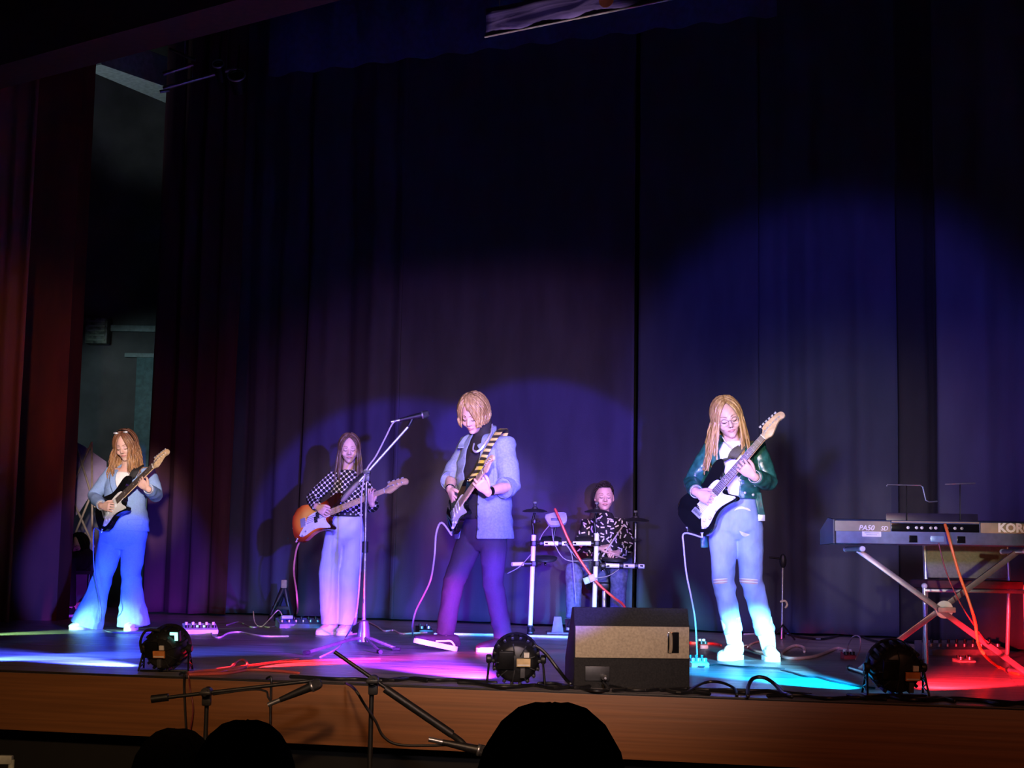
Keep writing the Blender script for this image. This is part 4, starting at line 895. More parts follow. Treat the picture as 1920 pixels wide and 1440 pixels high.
def strap(t, pts, wd, m, w_=.05, name='strap'):
    P = catmull(pts, 6); n = len(P); W = []
    for i in range(n):
        f_ = i / (n - 1) * (len(wd) - 1); k = min(int(f_), len(wd) - 2); W.append(lerp(V(wd[k]), V(wd[k + 1]), f_ - k))
    bm = NB(); tube(bm, P, [(w_ / 2, .0035)] * n, 8, side=W, cap='flat', power=4); return obj(name, bm, m, t)

# ------------------------------------------------------------------ people
def hand(bmv, bmf, wr, d, n, idx, s=1.0, curl=(.5, .7, .5), spread=.06, thumb=.6, hook=None):
    """palm volume into bmv, fingers into bmf. d wrist->knuckles, n side towards which the fingers close, idx side of the index finger"""
    d = d.normalized(); n = (n - d * n.dot(d)).normalized(); w_ = d.cross(n).normalized()
    if w_.dot(idx) < 0: w_ = -w_
    a = .012
    tube(bmv, [wr - d * .02 * s, wr + d * .012 * s, wr + d * .045 * s + n * .002, wr + d * .082 * s], [(.026 * s, .019 * s), (.028 * s, .019 * s), (.040 * s, .017 * s), (.041 * s, .0135 * s)], 14, side=w_, power=2.6)
    tips = []
    for i, (o, L) in enumerate(((.0315, .072), (.0105, .080), (-.0105, .074), (-.0305, .058))):
        c = curl if not isinstance(curl[0], (tuple, list)) else curl[i]
        p = wr + d * (.078 - abs(i - 1.2) * .004) * s + w_ * o * s; th = 0; P = [p - d * .018 * s, p]; dd = (d + w_ * (1.5 - i) * spread).normalized()
        for k, fr in enumerate((.45, .32, .23)):
            th += c[k]; p = p + (dd * math.cos(th) + n * math.sin(th)) * L * fr * s * 1.05; P.append(p)
        tube(bmf, catmull(P, 3), [.0092 * s - .0028 * s * k / 12 for k in range(13)], 9); tips.append(P[-1])
    p = wr + d * .022 * s + w_ * .026 * s + n * .006 * s; td = (d * .75 + w_ * .62 + n * thumb * .5).normalized(); P = [p - td * .01, p + td * .03 * s]
    td2 = (td + d * .35 + n * thumb * .5 - w_ * .25).normalized(); P += [P[-1] + td2 * .03 * s]; td3 = (td2 + d * .2 + n * thumb * .35 - w_ * .3).normalized(); P += [P[-1] + td3 * .024 * s]
    tube(bmf, catmull(P, 3), [.0125 * s, .0125 * s, .012 * s, .0115 * s, .0112 * s, .011 * s, .0105 * s, .0098 * s, .0088 * s, .0075 * s], 9)
    return tips
def ank(px, Y_, dy=0.0, up=.085):
    p = at(px, 1200, Y_ + dy); return V((p.x, Y_ + dy, up))
class Head:
    def __init__(s, c, F, U, k=1.0, jaw=.30, fem=True):
        F = V(F).normalized(); U = V(U); U = (U - F * U.dot(F)).normalized(); s.R = F.cross(U); s.F = F; s.U = U; s.k = k; s.c = c
        s.M = fm(c, s.R, F, U) @ Matrix.Scale(k, 4); s.jaw = jaw; s.fem = fem
    def P(s, x, y, z): return s.M @ V((x, y, z))
    def shape(s, d, off=0.0):
        x, y, z = .0755 * d.x, .098 * d.y - .004, .119 * d.z
        k = max(0, -d.z)
        x *= 1 - s.jaw * k ** 1.5
        if d.y > 0: y = y * (1 - .10 * k) + .045 * k * k
        else: y = y * (1 - .42 * k) + .02 * k * k
        if d.z < -.5 and d.y > -.2: z *= 1.0
        if d.z > .3: x *= 1 + .03 * d.z
        q = V((x, y, z)); return q + q.normalized() * off
    def sphere(s, bm, off=0.0, keep=None, nu=40, nv=30):
        g = []
        for j in range(nv + 1):
            ph = PI * j / nv; row = []
            for i in range(nu):
                a = 2 * PI * i / nu; d = V((math.sin(ph) * math.sin(a), math.sin(ph) * math.cos(a), math.cos(ph))); row.append((d, d))
            g.append(row)
        vs = []
        for j, row in enumerate(g):
            if j in (0, nv):
                v = bm.verts.new(s.M @ s.shape(row[0][0], off)); vs.append([v] * nu)
            else: vs.append([bm.verts.new(s.M @ s.shape(d, off)) for d, _ in row])
        for j in range(nv):
            for i in range(nu):
                i2 = (i + 1) % nu; dm = (g[j][i][0] + g[j][i2][0] + g[j + 1][i][0] + g[j + 1][i2][0]).normalized()
                if keep and not keep(dm): continue
                f = []
                for v in (vs[j][i], vs[j + 1][i], vs[j + 1][i2], vs[j][i2]):
                    if v not in f: f.append(v)
                if len(f) > 2: bm.faces.new(f)
        for v in [v for v in bm.verts if not v.link_faces]: bm.verts.remove(v)
    def volume(s, bm):
        s.sphere(bm)
        P, k = s.P, s.k
        b2 = bmesh.new(); s.sphere(b2); b2.transform(s.M.inverted()); s.tree = BVHTree.FromBMesh(b2); b2.free()
        fy = s.fy
        tube(bm, [P(0, fy(0, .012) - .006, .012), P(0, fy(0, -.01) + .006, -.012), P(0, fy(0, -.03) + .014, -.030)], [.007 * k, .0085 * k, .0115 * k], 10)      # nose
        for x in (-.011, .011): ball(bm, P(x, fy(x, -.034) + .004, -.034), .0085 * k)
        for x in (-1, 1):
            ball(bm, V((x * .034, fy(.034, -.03) - .016, -.034)), (.026, .022, .026), s.M)                # cheeks
            ball(bm, V((x * .031, fy(.031, .004) - .010, .002)), (.0165, .0135, .0115), s.M)             # eyelids
            tube(bm, [P(x * .012, fy(.012, .022) - .003, .021), P(x * .032, fy(.03, .026) - .003, .026), P(x * .052, fy(.05, .02) - .005, .02)], .0075 * k, 8)
            e = s.M @ Matrix.Translation((x * .076, -.008, -.008)) @ Matrix.Rotation(x * -.35, 4, 'Z')
            ball(bm, V((0, 0, 0)), (.008, .020, .031), e); 
        tube(bm, [P(-.02, fy(.02, -.062) - .003, -.063), P(0, fy(0, -.062) + .003, -.062), P(.02, fy(.02, -.062) - .003, -.063)], [.006 * k, .0095 * k, .006 * k], 10)
        ball(bm, V((0, fy(0, -.095) - .010, -.096)), (.022, .016, .015), s.M)                             # chin
    def fy(s, x, z):
        h = s.tree.ray_cast(V((x, .4, z)), V((0, -1, 0))); return h[0].y if h[0] else .08
    def features(s, bm, lips=1, lash=2, brow=3, open_eyes=False):
        P, k, fy = s.P, s.k, s.fy
        for x in (-1, 1):
            pts = [P(x * q, fy(q, zz) + dy, zz) for q, zz, dy in ((.016, -.006, .000), (.024, -.0095, .0035), (.032, -.0105, .0045), (.040, -.009, .003), (.047, -.005, -.001))]
            tube(bm, catmull(pts, 3), [.0014 * k + .0013 * k * math.sin(PI * i / 12) for i in range(13)], 6, mi=lash)
            pts = [P(x * q, fy(q, zz) + .0035, zz) for q, zz in ((.013, .021), (.026, .0265), (.040, .027), (.053, .020))]
            tube(bm, catmull(pts, 3), [(.0014 * k, .0023 * k)] * 10, 6, mi=brow, side=s.F)
            pts = [P(x * q, fy(q, zz) + dy, zz) for q, zz, dy in ((.018, .010, .001), (.032, .0135, .0025), (.046, .010, 0))]
            tube(bm, catmull(pts, 3), .0011 * k, 5, mi=lash)
        for zz, a in ((-.0585, .0042), (-.0665, .0050)):
            pts = [P(q, fy(q, zz) + dy, zz + abs(q) * (-.18 if zz > -.06 else .16)) for q, dy in ((-.023, .001), (-.011, .006), (0, .0075), (.011, .006), (.023, .001))]
            tube(bm, catmull(pts, 3), [a * k * (.35 + .65 * math.sin(PI * i / 12)) for i in range(13)], 8, mi=lips)
        for x in (-1, 1): ball(bm, P(x * .0065, fy(.006, -.040) + .0125, -.0415), .0026 * k, mi=lash)
def hair_locks(bm, H, n=90, hang=.25, r=.013, amin=48, part=0.0, front=.30, lift=.011, wave=0.0, th0=92, out=.0, seed=1, fringe=0, fringe_th=52, fringe_a=(-62, 62), taper=.4, body=None, crown=-.25):
    rnd = random.Random(seed); k = H.k
    for i in range(n):
        f_ = (i + .5) / n; a = amin + (360 - 2 * amin) * f_; a += rnd.uniform(-2, 2); ar = math.radians(a)
        th = math.radians(th0 + rnd.uniform(-5, 6)); sgn = 1 if a < 180 else -1
        d1 = V((math.sin(th) * math.sin(ar), math.sin(th) * math.cos(ar), math.cos(th)))
        t_ = min(1, abs(math.cos(ar / 1))) ; back = max(0, -math.cos(ar))
        d0 = V((part + sgn * .03, lerp(front, crown, min(1, ((180 - abs(180 - a)) - amin) / (150.0 - amin))), 1)).normalized(); d0 = V((d0.x, d0.y, d0.z)).normalized()
        P = []; lf = lift + rnd.uniform(-.003, .004)
        for j in range(8):
            u = j / 7; d = (d0 * (1 - u) + d1 * u)
            d = (d0 * math.sin((1 - u) * 1.2) + d1 * math.sin(u * 1.2)).normalized()
            P.append(H.M @ H.shape(d, lf + .006 * math.sin(u * PI)))
        L = hang * rnd.uniform(.88, 1.06); q = P[-1]; rad = (q - H.c); rad.z = 0; rad = rad.normalized() if rad.length > .01 else H.F
        ns = max(2, int(L / .035)); ph = rnd.uniform(0, 6)
        for j in range(1, ns + 1):
            u = j / ns; p = q - Z * L * u + rad * (out * u * L + .004 * math.sin(u * 4))
            if wave: p = p + rad * wave * math.sin(ph + u * L * 38) + rad.cross(Z) * wave * math.cos(ph + u * L * 31)
            if body: p = body(p)
            P.append(p)
        m_ = len(P); RR = []
        for j in range(m_):
            u = j / (m_ - 1); rr = r * (.55 + .45 * min(1, u * 4)) * (1 - (1 - taper) * max(0, (u - .6) / .4) ** 1.5); RR.append((rr * k, rr * .55 * k))
        sides = [ (p - H.c).cross(Z) if (p - H.c).cross(Z).length > .01 else H.R for p in P]
        tube(bm, P, RR, 7, side=sides)
    for i in range(fringe):
        f_ = (i + .5) / fringe; a = math.radians(lerp(*fringe_a, f_)); th = math.radians(fringe_th + rnd.uniform(-4, 6))
        d1 = V((math.sin(th) * math.sin(a), math.sin(th) * math.cos(a), math.cos(th))); d0 = V((part + .15 * math.sin(a), .05, 1)).normalized(); P = []
        for j in range(8):
            u = j / 7; d = (d0 * (1 - u) + d1 * u).normalized(); P.append(H.M @ H.shape(d, lift + .012 * math.sin(u * PI) + .002))
        tube(bm, P, [(r * k * (1 - .5 * (j / 7) ** 2), r * .5 * k) for j in range(8)], 7, side=[(p - H.c).cross(Z) for p in P])
def shoe(parent_body, ank, toe_dir, um, sm, L=.26, wd=.045, gz=0.0, tilt=0.0, name='shoe', soleh=.022, top=.085, stripe=None, lace=None):
    x = V((toe_dir[0], toe_dir[1], 0)).normalized(); y = Z.cross(x); M = fm(V((ank.x, ank.y, gz)), x, y, Z)
    if tilt:
        hp = Matrix.Translation((-.06, 0, 0)); M = M @ hp @ Matrix.Rotation(-tilt, 4, 'Y') @ hp.inverted()
    k = L / .26; bm = NB(); sec = ((-.066, .026, .06), (-.055, .032, top), (-.02, .034, top + .005), (.02, .036, top - .005), (.06, .042, .062), (.11, .046, .048), (.155, .040, .038), (.182, .022, .026))
    tube(bm, [M @ V((a * k, 0, soleh * .7 + h / 2)) for a, b, h in sec], [(b * wd / .045, h / 2) for a, b, h in sec], 16, side=M.to_3x3() @ V((0, 1, 0)), power=2.5)
    o = obj(name, bm, um, parent_body)
    bm = NB(); out = [(-.076, 0), (-.07, .026), (-.04, .036), (.02, .036), (.08, .046), (.13, .045), (.175, .028), (.192, 0), (.175, -.028), (.13, -.045), (.08, -.046), (.02, -.036), (-.04, -.036), (-.07, -.026)]
    prism(bm, smooth2([(a * k, b * wd / .045 * 1.04) for a, b in out], 3), 0, soleh, M, .004); obj('sole', bm, sm, o)
    if stripe:
        for s_ in (-1, 1):
            bm = NB(); tube(bm, catmull([M @ V((a * k, s_ * b * wd / .045, z)) for a, b, z in ((-.05, .033, .035), (-.02, .0365, .06), (.02, .0385, .052), (.07, .0455, .04))], 4), [(.006, .002)] * 13, 6, side=Z); obj('side_stripe', bm, stripe, o)
    if lace:
        bm = NB()
        for j in range(4):
            a = .015 + j * .022; hh = .088 - j * .010; tube(bm, [M @ V((a * k, -.022, hh - .004)), M @ V((a * k, 0, hh + .004)), M @ V((a * k, .022, hh - .004))], .003, 6)
        obj('laces', bm, lace, o)
    return o, M
def lat_of(J): return (J['shR'] - J['shL'])
def body_of(name, label, J, H, hands, s=1.0, fem=True, lower=True):
    """one continuous body: head, neck, torso, arms with hands, legs and feet"""
    bm = NB(); bf = NB(); lat = lat_of(J).normalized(); hl = (J['hipR'] - J['hipL']).normalized()
    H.volume(bm); pel = (J['hipL'] + J['hipR']) / 2; nk = J['neck']
    tube(bm, [nk - (nk - H.c) * -.0 - Z * .04, nk + Z * .01, lerp(nk, H.P(0, -.02, -.06), .6), H.P(0, -.018, -.05)], [.058 * s, .050 * s, .047 * s, .048 * s], 14)
    lv = ((-.08, .10, .07), (0, .150, .105), (.3, .118, .088), (.6, .135, .10), (.82, .140, .095), (.95, .085, .065), (1.0, .055, .055))
    tube(bm, [lerp(pel, nk, t) for t, a, b in lv], [(a * s, b * s) for t, a, b in lv], 20, side=[lerp(hl, lat, max(0, min(1, t))) for t, a, b in lv])
    for sd in 'LR':
        sh, el, wr = J['sh' + sd], J['el' + sd], J['wr' + sd]
        tube(bm, [lerp(nk, sh, .45) - Z * .03, sh, lerp(sh, el, .5), el, lerp(el, wr, .35), wr], [.05 * s, .050 * s, .042 * s, .036 * s, .037 * s, .025 * s], 14)
        if hands.get(sd): hand(bm, bf, wr, *hands[sd][0], **hands[sd][1])
        if lower:
            hp, kn, an = J['hip' + sd], J['kn' + sd], J['an' + sd]
            tube(bm, [hp, lerp(hp, kn, .5), kn, lerp(kn, an, .35), an], [.082 * s, .070 * s, .050 * s, .050 * s, .034 * s], 14)
            if 'toe' + sd in J: tube(bm, [an + Z * -.02, lerp(an, J['toe' + sd], .6), J['toe' + sd]], [(.032, .03), (.034, .026), (.02, .016)], 10, side=Z.cross(J['toe' + sd] - an))
    b = fuse(bm, .0048, 3, .45); 
    me = D.meshes.new('t'); bf.to_mesh(me); bf.free(); b.from_mesh(me); D.meshes.remove(me)
    H.features(b)
    o = obj(name, b, [M_.skin, M_.lip, M_.lash, M_.brow], origin=V((pel.x, pel.y, min(J['anL'].z, J['anR'].z) - .08)), sharp=None)
    return tag(o, label, 'person')
def garment_top(J, lv, sleeves, s=1.0, voxel=.0065, it=3, wr=(.004, 7), seed=1.0, shr=.058):
    """levels (t along pelvis->neck, half width, half depth, forward shift); sleeves {side: (list of (f0..2 along arm, radius))}"""
    bm = NB(); lat = lat_of(J).normalized(); pel = (J['hipL'] + J['hipR']) / 2; nk = J['neck']; hl = (J['hipR'] - J['hipL']).normalized()
    up = (nk - pel).normalized(); fwd = lat.cross(up).normalized()
    tube(bm, [lerp(pel, nk, t) + fwd * f for t, a, b, f in lv], [(a, b) for t, a, b, f in lv], 28, side=[lerp(hl, lat, max(0, min(1, t))) for t, a, b, f in lv], cap='flat', power=2.3)
    for sd, sl in sleeves.items():
        sh, el, w_ = J['sh' + sd], J['el' + sd], J['wr' + sd]; pts = [lerp(nk, sh, .5) - Z * .035]; rr = [shr]
        for f, r in sl:
            pts.append(lerp(sh, el, f) if f <= 1 else lerp(el, w_, f - 1)); rr.append(r)
        tube(bm, pts, rr, 18, cap='flat')
    b = fuse(bm, voxel, it); wrinkle(b, wr[0], (wr[1], wr[1], wr[1] * 1.6), seed, True); return b, fwd, up, lat, pel, nk
def trim(b, co, no):
    g = b.verts[:] + b.edges[:] + b.faces[:]
    bmesh.ops.bisect_plane(b, geom=g, dist=1e-5, plane_co=co, plane_no=no, clear_outer=True); return b
def cut(b, fn):
    fs = [f for f in b.faces if fn(f.calc_center_median())]; bmesh.ops.delete(b, geom=fs, context='FACES'); return b
def trousers(J, waist, hipw, legs, voxel=.007, seed=3.0, wr=(.006, 6), rise=.2, hd=.11, cut_top=True):
    bm = NB(); hl = (J['hipR'] - J['hipL']).normalized(); pel = (J['hipL'] + J['hipR']) / 2; nk = J['neck']; up = (nk - pel).normalized()
    tube(bm, [pel + up * rise, pel + up * .08, pel, pel - up * .07, pel - up * .13], [(waist, hd * .82), (lerp(waist, hipw, .6), hd * .95), (hipw, hd), (hipw * .94, hd * .95), (hipw * .5, hd * .6)], 24, side=hl, cap='flat', power=2.4)
    for sd in 'LR':
        hp, kn, an = J['hip' + sd], J['kn' + sd], J['an' + sd]; pts = []; rr = []
        for f, r in legs:
            pts.append(lerp(hp, kn, f) if f <= 1 else lerp(kn, an, f - 1)); rr.append(r)
        tube(bm, pts, rr, 20, side=hl, cap='flat')
    b = fuse(bm, voxel, 3); kz = (J['knL'].z + J['knR'].z) / 2; az = (J['anL'].z + J['anR'].z) / 2
    b.normal_update(); mv = []
    for v in b.verts:
        q = v.co; w1 = math.exp(-((q.z - kz) / .11) ** 2) + .9 * math.exp(-((q.z - az - .05) / .10) ** 2) + .6 * math.exp(-((q.z - pel.z + .1) / .10) ** 2) + .25
        n = 1 - 2.2 * abs(noise.noise(V((q.x * 8 + seed + q.z * 3, q.y * 8, q.z * 9 - q.x * 7)))); n2 = noise.noise(V((q.x * 16, q.y * 16 + seed, q.z * 16)))
        mv.append(q + v.normal * (wr[0] * w1 * n + .0018 * n2))
    for v, c in zip(b.verts, mv): v.co = c
    return b
# ------------------------------------------------------------------ clothing materials
def cloth(name, col, rough=.8, var=.15, sc=(40, 40, 40), **k): return mat(name, col, rough, var=var, scale=sc, bump=.15, bscale=(400, 400, 400), spec=.25, **k)
M_.suit = cloth('blue_suiting', (.24, .36, .62), var=.05, sc=(120, 120, 120)); M_.denim = cloth('washed_denim', (.22, .265, .34), sc=(80, 80, 80), var=.09)
M_.jeans5 = cloth('pale_denim', (.34, .45, .80), sc=(10, 10, 5), var=.14); M_.lav = cloth('pale_lavender_twill', (.50, .54, .88), sc=(8, 8, 4), var=.06)
M_.blackjean = cloth('black_denim', (.04, .026, .05), var=.04, sc=(90, 90, 90)); M_.turtle = cloth('black_knit', (.022, .018, .017), sc=(10, 10, 150), var=.1)
M_.whitecloth = cloth('white_cotton', (.80, .78, .76), var=.04); M_.leather = mat('green_leather', (.022, .125, .095), .32, var=.2, scale=(30, 30, 30), bump=.25, spec=.6)
M_.jean4 = cloth('grey_blue_denim', (.10, .12, .22)); M_.dark = cloth('dark_wool', (.012, .011, .011)); M_.wshoe = mat('white_shoe_leather', (.84, .83, .82), .45, var=.03)
M_.bshoe = mat('dark_suede', (.016, .008, .018), .8, var=.2); M_.sole = mat('white_sole', (.85, .84, .83), .5, var=.03); M_.blacksole = mat('black_sole', (.015, .015, .016), .6)
def hairmat(name, c1, c2, r=.38, sp=.55): return mat(name, c1, r, col2=c2, scale=(70, 70, 6), bump=.35, bscale=(300, 300, 14), spec=sp)
M_.h1 = hairmat('auburn_hair', (.46, .22, .07), (.16, .075, .035)); M_.h2 = hairmat('dark_brown_hair', (.16, .09, .055), (.06, .032, .02)); M_.h3 = hairmat('dirty_blond_hair', (.50, .32, .12), (.24, .13, .045))
def roots(m, zlo, zhi, dark):
    nt = m.node_tree; N = nt.nodes; L = nt.links; b = N['Principled BSDF']; tc = [n for n in N if n.type == 'TEX_COORD'][0]; cr = [n for n in N if n.type == 'VALTORGB'][0]
    sx = N.new('ShaderNodeSeparateXYZ'); L.new(tc.outputs['Object'], sx.inputs[0]); mr = N.new('ShaderNodeMapRange'); mr.inputs['From Min'].default_value = zlo; mr.inputs['From Max'].default_value = zhi; L.new(sx.outputs['Z'], mr.inputs['Value'])
    mx = N.new('ShaderNodeMix'); mx.data_type = 'RGBA'; L.new(mr.outputs[0], mx.inputs['Factor']); L.new(cr.outputs[0], mx.inputs['A']); mx.inputs['B'].default_value = (*dark, 1); L.new(mx.outputs['Result'], b.inputs['Base Color'])
roots(M_.h1, 1.36, 1.60, (.13, .05, .025))
M_.h5 = hairmat('honey_blond_hair', (.56, .345, .125), (.28, .145, .045)); M_.h4 = hairmat('short_brown_hair', (.035, .022, .015), (.015, .01, .008)); M_.hd = hairmat('black_hair', (.006, .005, .005), (.003, .003, .003), .9, .05)
def sweater_mat():
    m = cloth('checked_knit', (.8, .8, .8)); nt = m.node_tree; N = nt.nodes; L = nt.links; b = N['Principled BSDF']
    tc = [n for n in N if n.type == 'TEX_COORD'][0]; mp = N.new('ShaderNodeMapping'); mp.inputs['Rotation'].default_value = (0, math.radians(40), 0); mp.inputs['Scale'].default_value = (33, 1, 33); L.new(tc.outputs['Object'], mp.inputs[0])
    sx = N.new('ShaderNodeSeparateXYZ'); L.new(mp.outputs[0], sx.inputs[0]); outs = []
    for ax in 'XZ':
        fr = N.new('ShaderNodeMath'); fr.operation = 'FRACT'; L.new(sx.outputs[ax], fr.inputs[0]); sb = N.new('ShaderNodeMath'); sb.operation = 'SUBTRACT'; sb.inputs[1].default_value = .5; L.new(fr.outputs[0], sb.inputs[0])
        pw = N.new('ShaderNodeMath'); pw.operation = 'POWER'; pw.inputs[1].default_value = 2; ab = N.new('ShaderNodeMath'); ab.operation = 'ABSOLUTE'; L.new(sb.outputs[0], ab.inputs[0]); L.new(ab.outputs[0], pw.inputs[0]); outs.append(pw)
    ad = N.new('ShaderNodeMath'); ad.operation = 'ADD'; L.new(outs[0].outputs[0], ad.inputs[0]); L.new(outs[1].outputs[0], ad.inputs[1])
    gt = N.new('ShaderNodeMath'); gt.operation = 'GREATER_THAN'; gt.inputs[1].default_value = .235; L.new(ad.outputs[0], gt.inputs[0])
    mx = N.new('ShaderNodeMix'); mx.data_type = 'RGBA'; mx.inputs['A'].default_value = (.012, .01, .012, 1); mx.inputs['B'].default_value = (.72, .68, .70, 1)
    L.new(gt.outputs[0], mx.inputs['Factor']); L.new(mx.outputs['Result'], b.inputs['Base Color']); return m
def dash_mat():
    m = cloth('dashed_shirt', (.02, .02, .02)); nt = m.node_tree; N = nt.nodes; L = nt.links; b = N['Principled BSDF']
    tc = [n for n in N if n.type == 'TEX_COORD'][0]; mp = N.new('ShaderNodeMapping'); mp.inputs['Rotation'].default_value = (PI / 2, 0, 0); mp.inputs['Scale'].default_value = (24, 24, 24); L.new(tc.outputs['Object'], mp.inputs[0])
    vo = N.new('ShaderNodeTexVoronoi'); vo.voronoi_dimensions = '2D'; vo.inputs['Scale'].default_value = 1; vo.inputs['Randomness'].default_value = .8; L.new(mp.outputs[0], vo.inputs['Vector'])
    sb = N.new('ShaderNodeVectorMath'); sb.operation = 'SUBTRACT'; L.new(mp.outputs[0], sb.inputs[0]); L.new(vo.outputs['Position'], sb.inputs[1])
    sc = N.new('ShaderNodeSeparateColor'); L.new(vo.outputs['Color'], sc.inputs[0]); ml = N.new('ShaderNodeMath'); ml.operation = 'MULTIPLY'; ml.inputs[1].default_value = 6.28; L.new(sc.outputs[0], ml.inputs[0])
    vr = N.new('ShaderNodeVectorRotate'); vr.rotation_type = 'Z_AXIS'; L.new(sb.outputs[0], vr.inputs['Vector']); L.new(ml.outputs[0], vr.inputs['Angle'])
    sx = N.new('ShaderNodeSeparateXYZ'); L.new(vr.outputs[0], sx.inputs[0]); o = []
    for ax, lim in (('X', .40), ('Y', .13)):
        ab = N.new('ShaderNodeMath'); ab.operation = 'ABSOLUTE'; L.new(sx.outputs[ax], ab.inputs[0]); lt = N.new('ShaderNodeMath'); lt.operation = 'LESS_THAN'; lt.inputs[1].default_value = lim; L.new(ab.outputs[0], lt.inputs[0]); o.append(lt)
    mu = N.new('ShaderNodeMath'); mu.operation = 'MULTIPLY'; L.new(o[0].outputs[0], mu.inputs[0]); L.new(o[1].outputs[0], mu.inputs[1])
    mx = N.new('ShaderNodeMix'); mx.data_type = 'RGBA'; mx.inputs['A'].default_value = (.014, .012, .016, 1); mx.inputs['B'].default_value = (.75, .7, .72, 1)
    L.new(mu.outputs[0], mx.inputs['Factor']); L.new(mx.outputs['Result'], b.inputs['Base Color']); return m
def bands_mat():
    m = mat('yellow_black_strap', (.7, .5, .1), .6); nt = m.node_tree; N = nt.nodes; L = nt.links; b = N['Principled BSDF']
    tc = [n for n in N if n.type == 'TEX_COORD'][0]; mp = N.new('ShaderNodeMapping'); mp.inputs['Scale'].default_value = (14, 14, 14); L.new(tc.outputs['Object'], mp.inputs[0])
    wv = N.new('ShaderNodeTexWave'); wv.bands_direction = 'Z'; wv.inputs['Scale'].default_value = .55; wv.inputs['Distortion'].default_value = 3.0; wv.inputs['Detail'].default_value = 1; L.new(mp.outputs[0], wv.inputs['Vector'])
    cr = N.new('ShaderNodeValToRGB'); e = cr.color_ramp.elements; cr.color_ramp.interpolation = 'CONSTANT'; e[0].color = (.03, .025, .015, 1); e[1].position = .52; e[1].color = (.72, .55, .14, 1)
    L.new(wv.outputs[1] if len(wv.outputs) > 1 else wv.outputs[0], cr.inputs[0]); L.new(cr.outputs[0], b.inputs['Base Color']); return m
UPZ = lambda p: p + Z * .085
def lapel(b, pts, w_, side): tube(b, catmull(pts, 4), [(w_, .004)] * (4 * (len(pts) - 1) + 1), 8, side=side)
def hairobj(H, m, parent, locks, cap=None, **k):
    bm = NB(); face = lambda d: d.y > .22 and d.z < .56 + .25 * (1 - min(1, abs(d.x) * 1.6)) * 0
    H.sphere(bm, .008, keep=cap or (lambda d: not (d.y > .05 and d.z < .86) and not (d.z < -.35)), nu=36, nv=24)
    for kw in locks: hair_locks(bm, H, **kw)
    return obj('hair', bm, m, parent, sharp=None)
def cuff(J, sd, f, r, m, parent, w_=.03, name='cuff'):
    el, wr = J['el' + sd], J['wr' + sd]; c = lerp(el, wr, f); d = (wr - el).normalized(); bm = NB(); u, v = frame_of(d)
    lathe(bm, [(r, -w_ / 2), (r * 1.06, -w_ / 2), (r * 1.06, w_ / 2), (r, w_ / 2), (r, -w_ / 2)], fm(c, u, v, d), 20); return obj(name, bm, m, parent)

# ------------------------------------------------------------------ left guitarist
a = lambda x, y, dy=0.0: at(x, y, Y1 + dy)
B, N_ = a(197, 962, -.19), a(287, 874, -.44)
G1, GM1, jack1 = guitar('black and white guitar held by the left guitarist in a blue suit', B, N_, (-.05, -1, .6), (N_ - B).length / .648, M_.gblack, M_.rosewood)
gz = (GM1.to_3x3() @ Z).normalized()
J = dict(neck=a(239, 877), shL=a(211, 886), shR=a(279, 885), hipL=a(212, 1000), hipR=a(251, 1000), knL=a(194, 1078, .02), knR=a(246, 1078, .02), anL=ank(165, Y1, .05), anR=ank(248, Y1, .05),
         elL=a(176, 931, .0), elR=a(293, 929, -.07), wrL=onp(191, 949, B + gz * .045, gz), wrR=onp(277, 916, B - gz * .015, gz))
J['toeL'] = J['anL'] + V((-.09, -.12, -.05)); J['toeR'] = J['anR'] + V((.0, -.15, -.05))
H = Head(a(236, 836, -.05), (-.12, -1, -.32), (-.12, 0, 1), 1.0)
hd = {'L': ((onp(214, 951, B + gz * .03, gz) - J['wrL'], -gz, Z + X * .3), dict(s=.95, curl=(.55, .75, .5), spread=.05)), 'R': ((onp(260, 902, B + gz * .03, gz) - J['wrR'], -gz, X * .4 + Z), dict(s=.95, curl=(.5, .8, .7), spread=.12))}
P1 = body_of('person', 'person with auburn hair in a light blue suit playing guitar at far left', J, H, hd, .98)
bm, fw, up, lat, pel, nk = garment_top(J, ((.03, .205, .14, .0), (.2, .197, .135, .0), (.42, .165, .118, .0), (.7, .168, .122, .01), (.86, .165, .105, .0), (.96, .10, .08, 0), (1.04, .065, .065, 0)), {'L': ((0.0, .062), (.5, .058), (1, .053), (1.5, .048), (1.88, .040)), 'R': ((0, .062), (.5, .058), (1, .053), (1.5, .048), (1.86, .040))}, seed=2, wr=(.006, 7))
u0 = -.02
def cut1(c):
    t = (c - pel).dot(up) / (nk - pel).length; uu = (c - pel).dot(lat); f = (c - pel).dot(fw)
    return f > .02 and t > .5 and t < 1.2 and abs(uu - .01 * (1 - t)) < (t - .5) * .17 and t < 1.01 or t > 1.0 and f > -.02
trim(bm, lerp(pel, nk, .04), -up); cut(bm, cut1); solid(bm, .004, 8)
for sx_ in (-1, 1):
    q = lambda t, x, f: lerp(pel, nk, t) + lat * x + fw * f
    lapel(bm, [q(1.0, sx_ * .075, -.01), q(.93, sx_ * .088, .07), q(.8, sx_ * .085, .118), q(.64, sx_ * .055, .134), q(.52, sx_ * .012, .137)], .024, lat)
lapel(bm, [lerp(pel, nk, .98) + lat * -.075 + fw * 0, lerp(pel, nk, 1.04) + lat * -.045 - fw * .06, lerp(pel, nk, 1.05) - fw * .075, lerp(pel, nk, 1.04) + lat * .045 - fw * .06, lerp(pel, nk, .98) + lat * .075], .022, up)
jk = obj('blazer', bm, M_.suit, P1, sharp=None)
for t in (.42, .3):
    bm = NB(); ball(bm, lerp(pel, nk, t) + fw * (.122 if t > .4 else .131) + lat * .02, (.011, .006, .011)); obj('button', bm, M_.steel, jk)
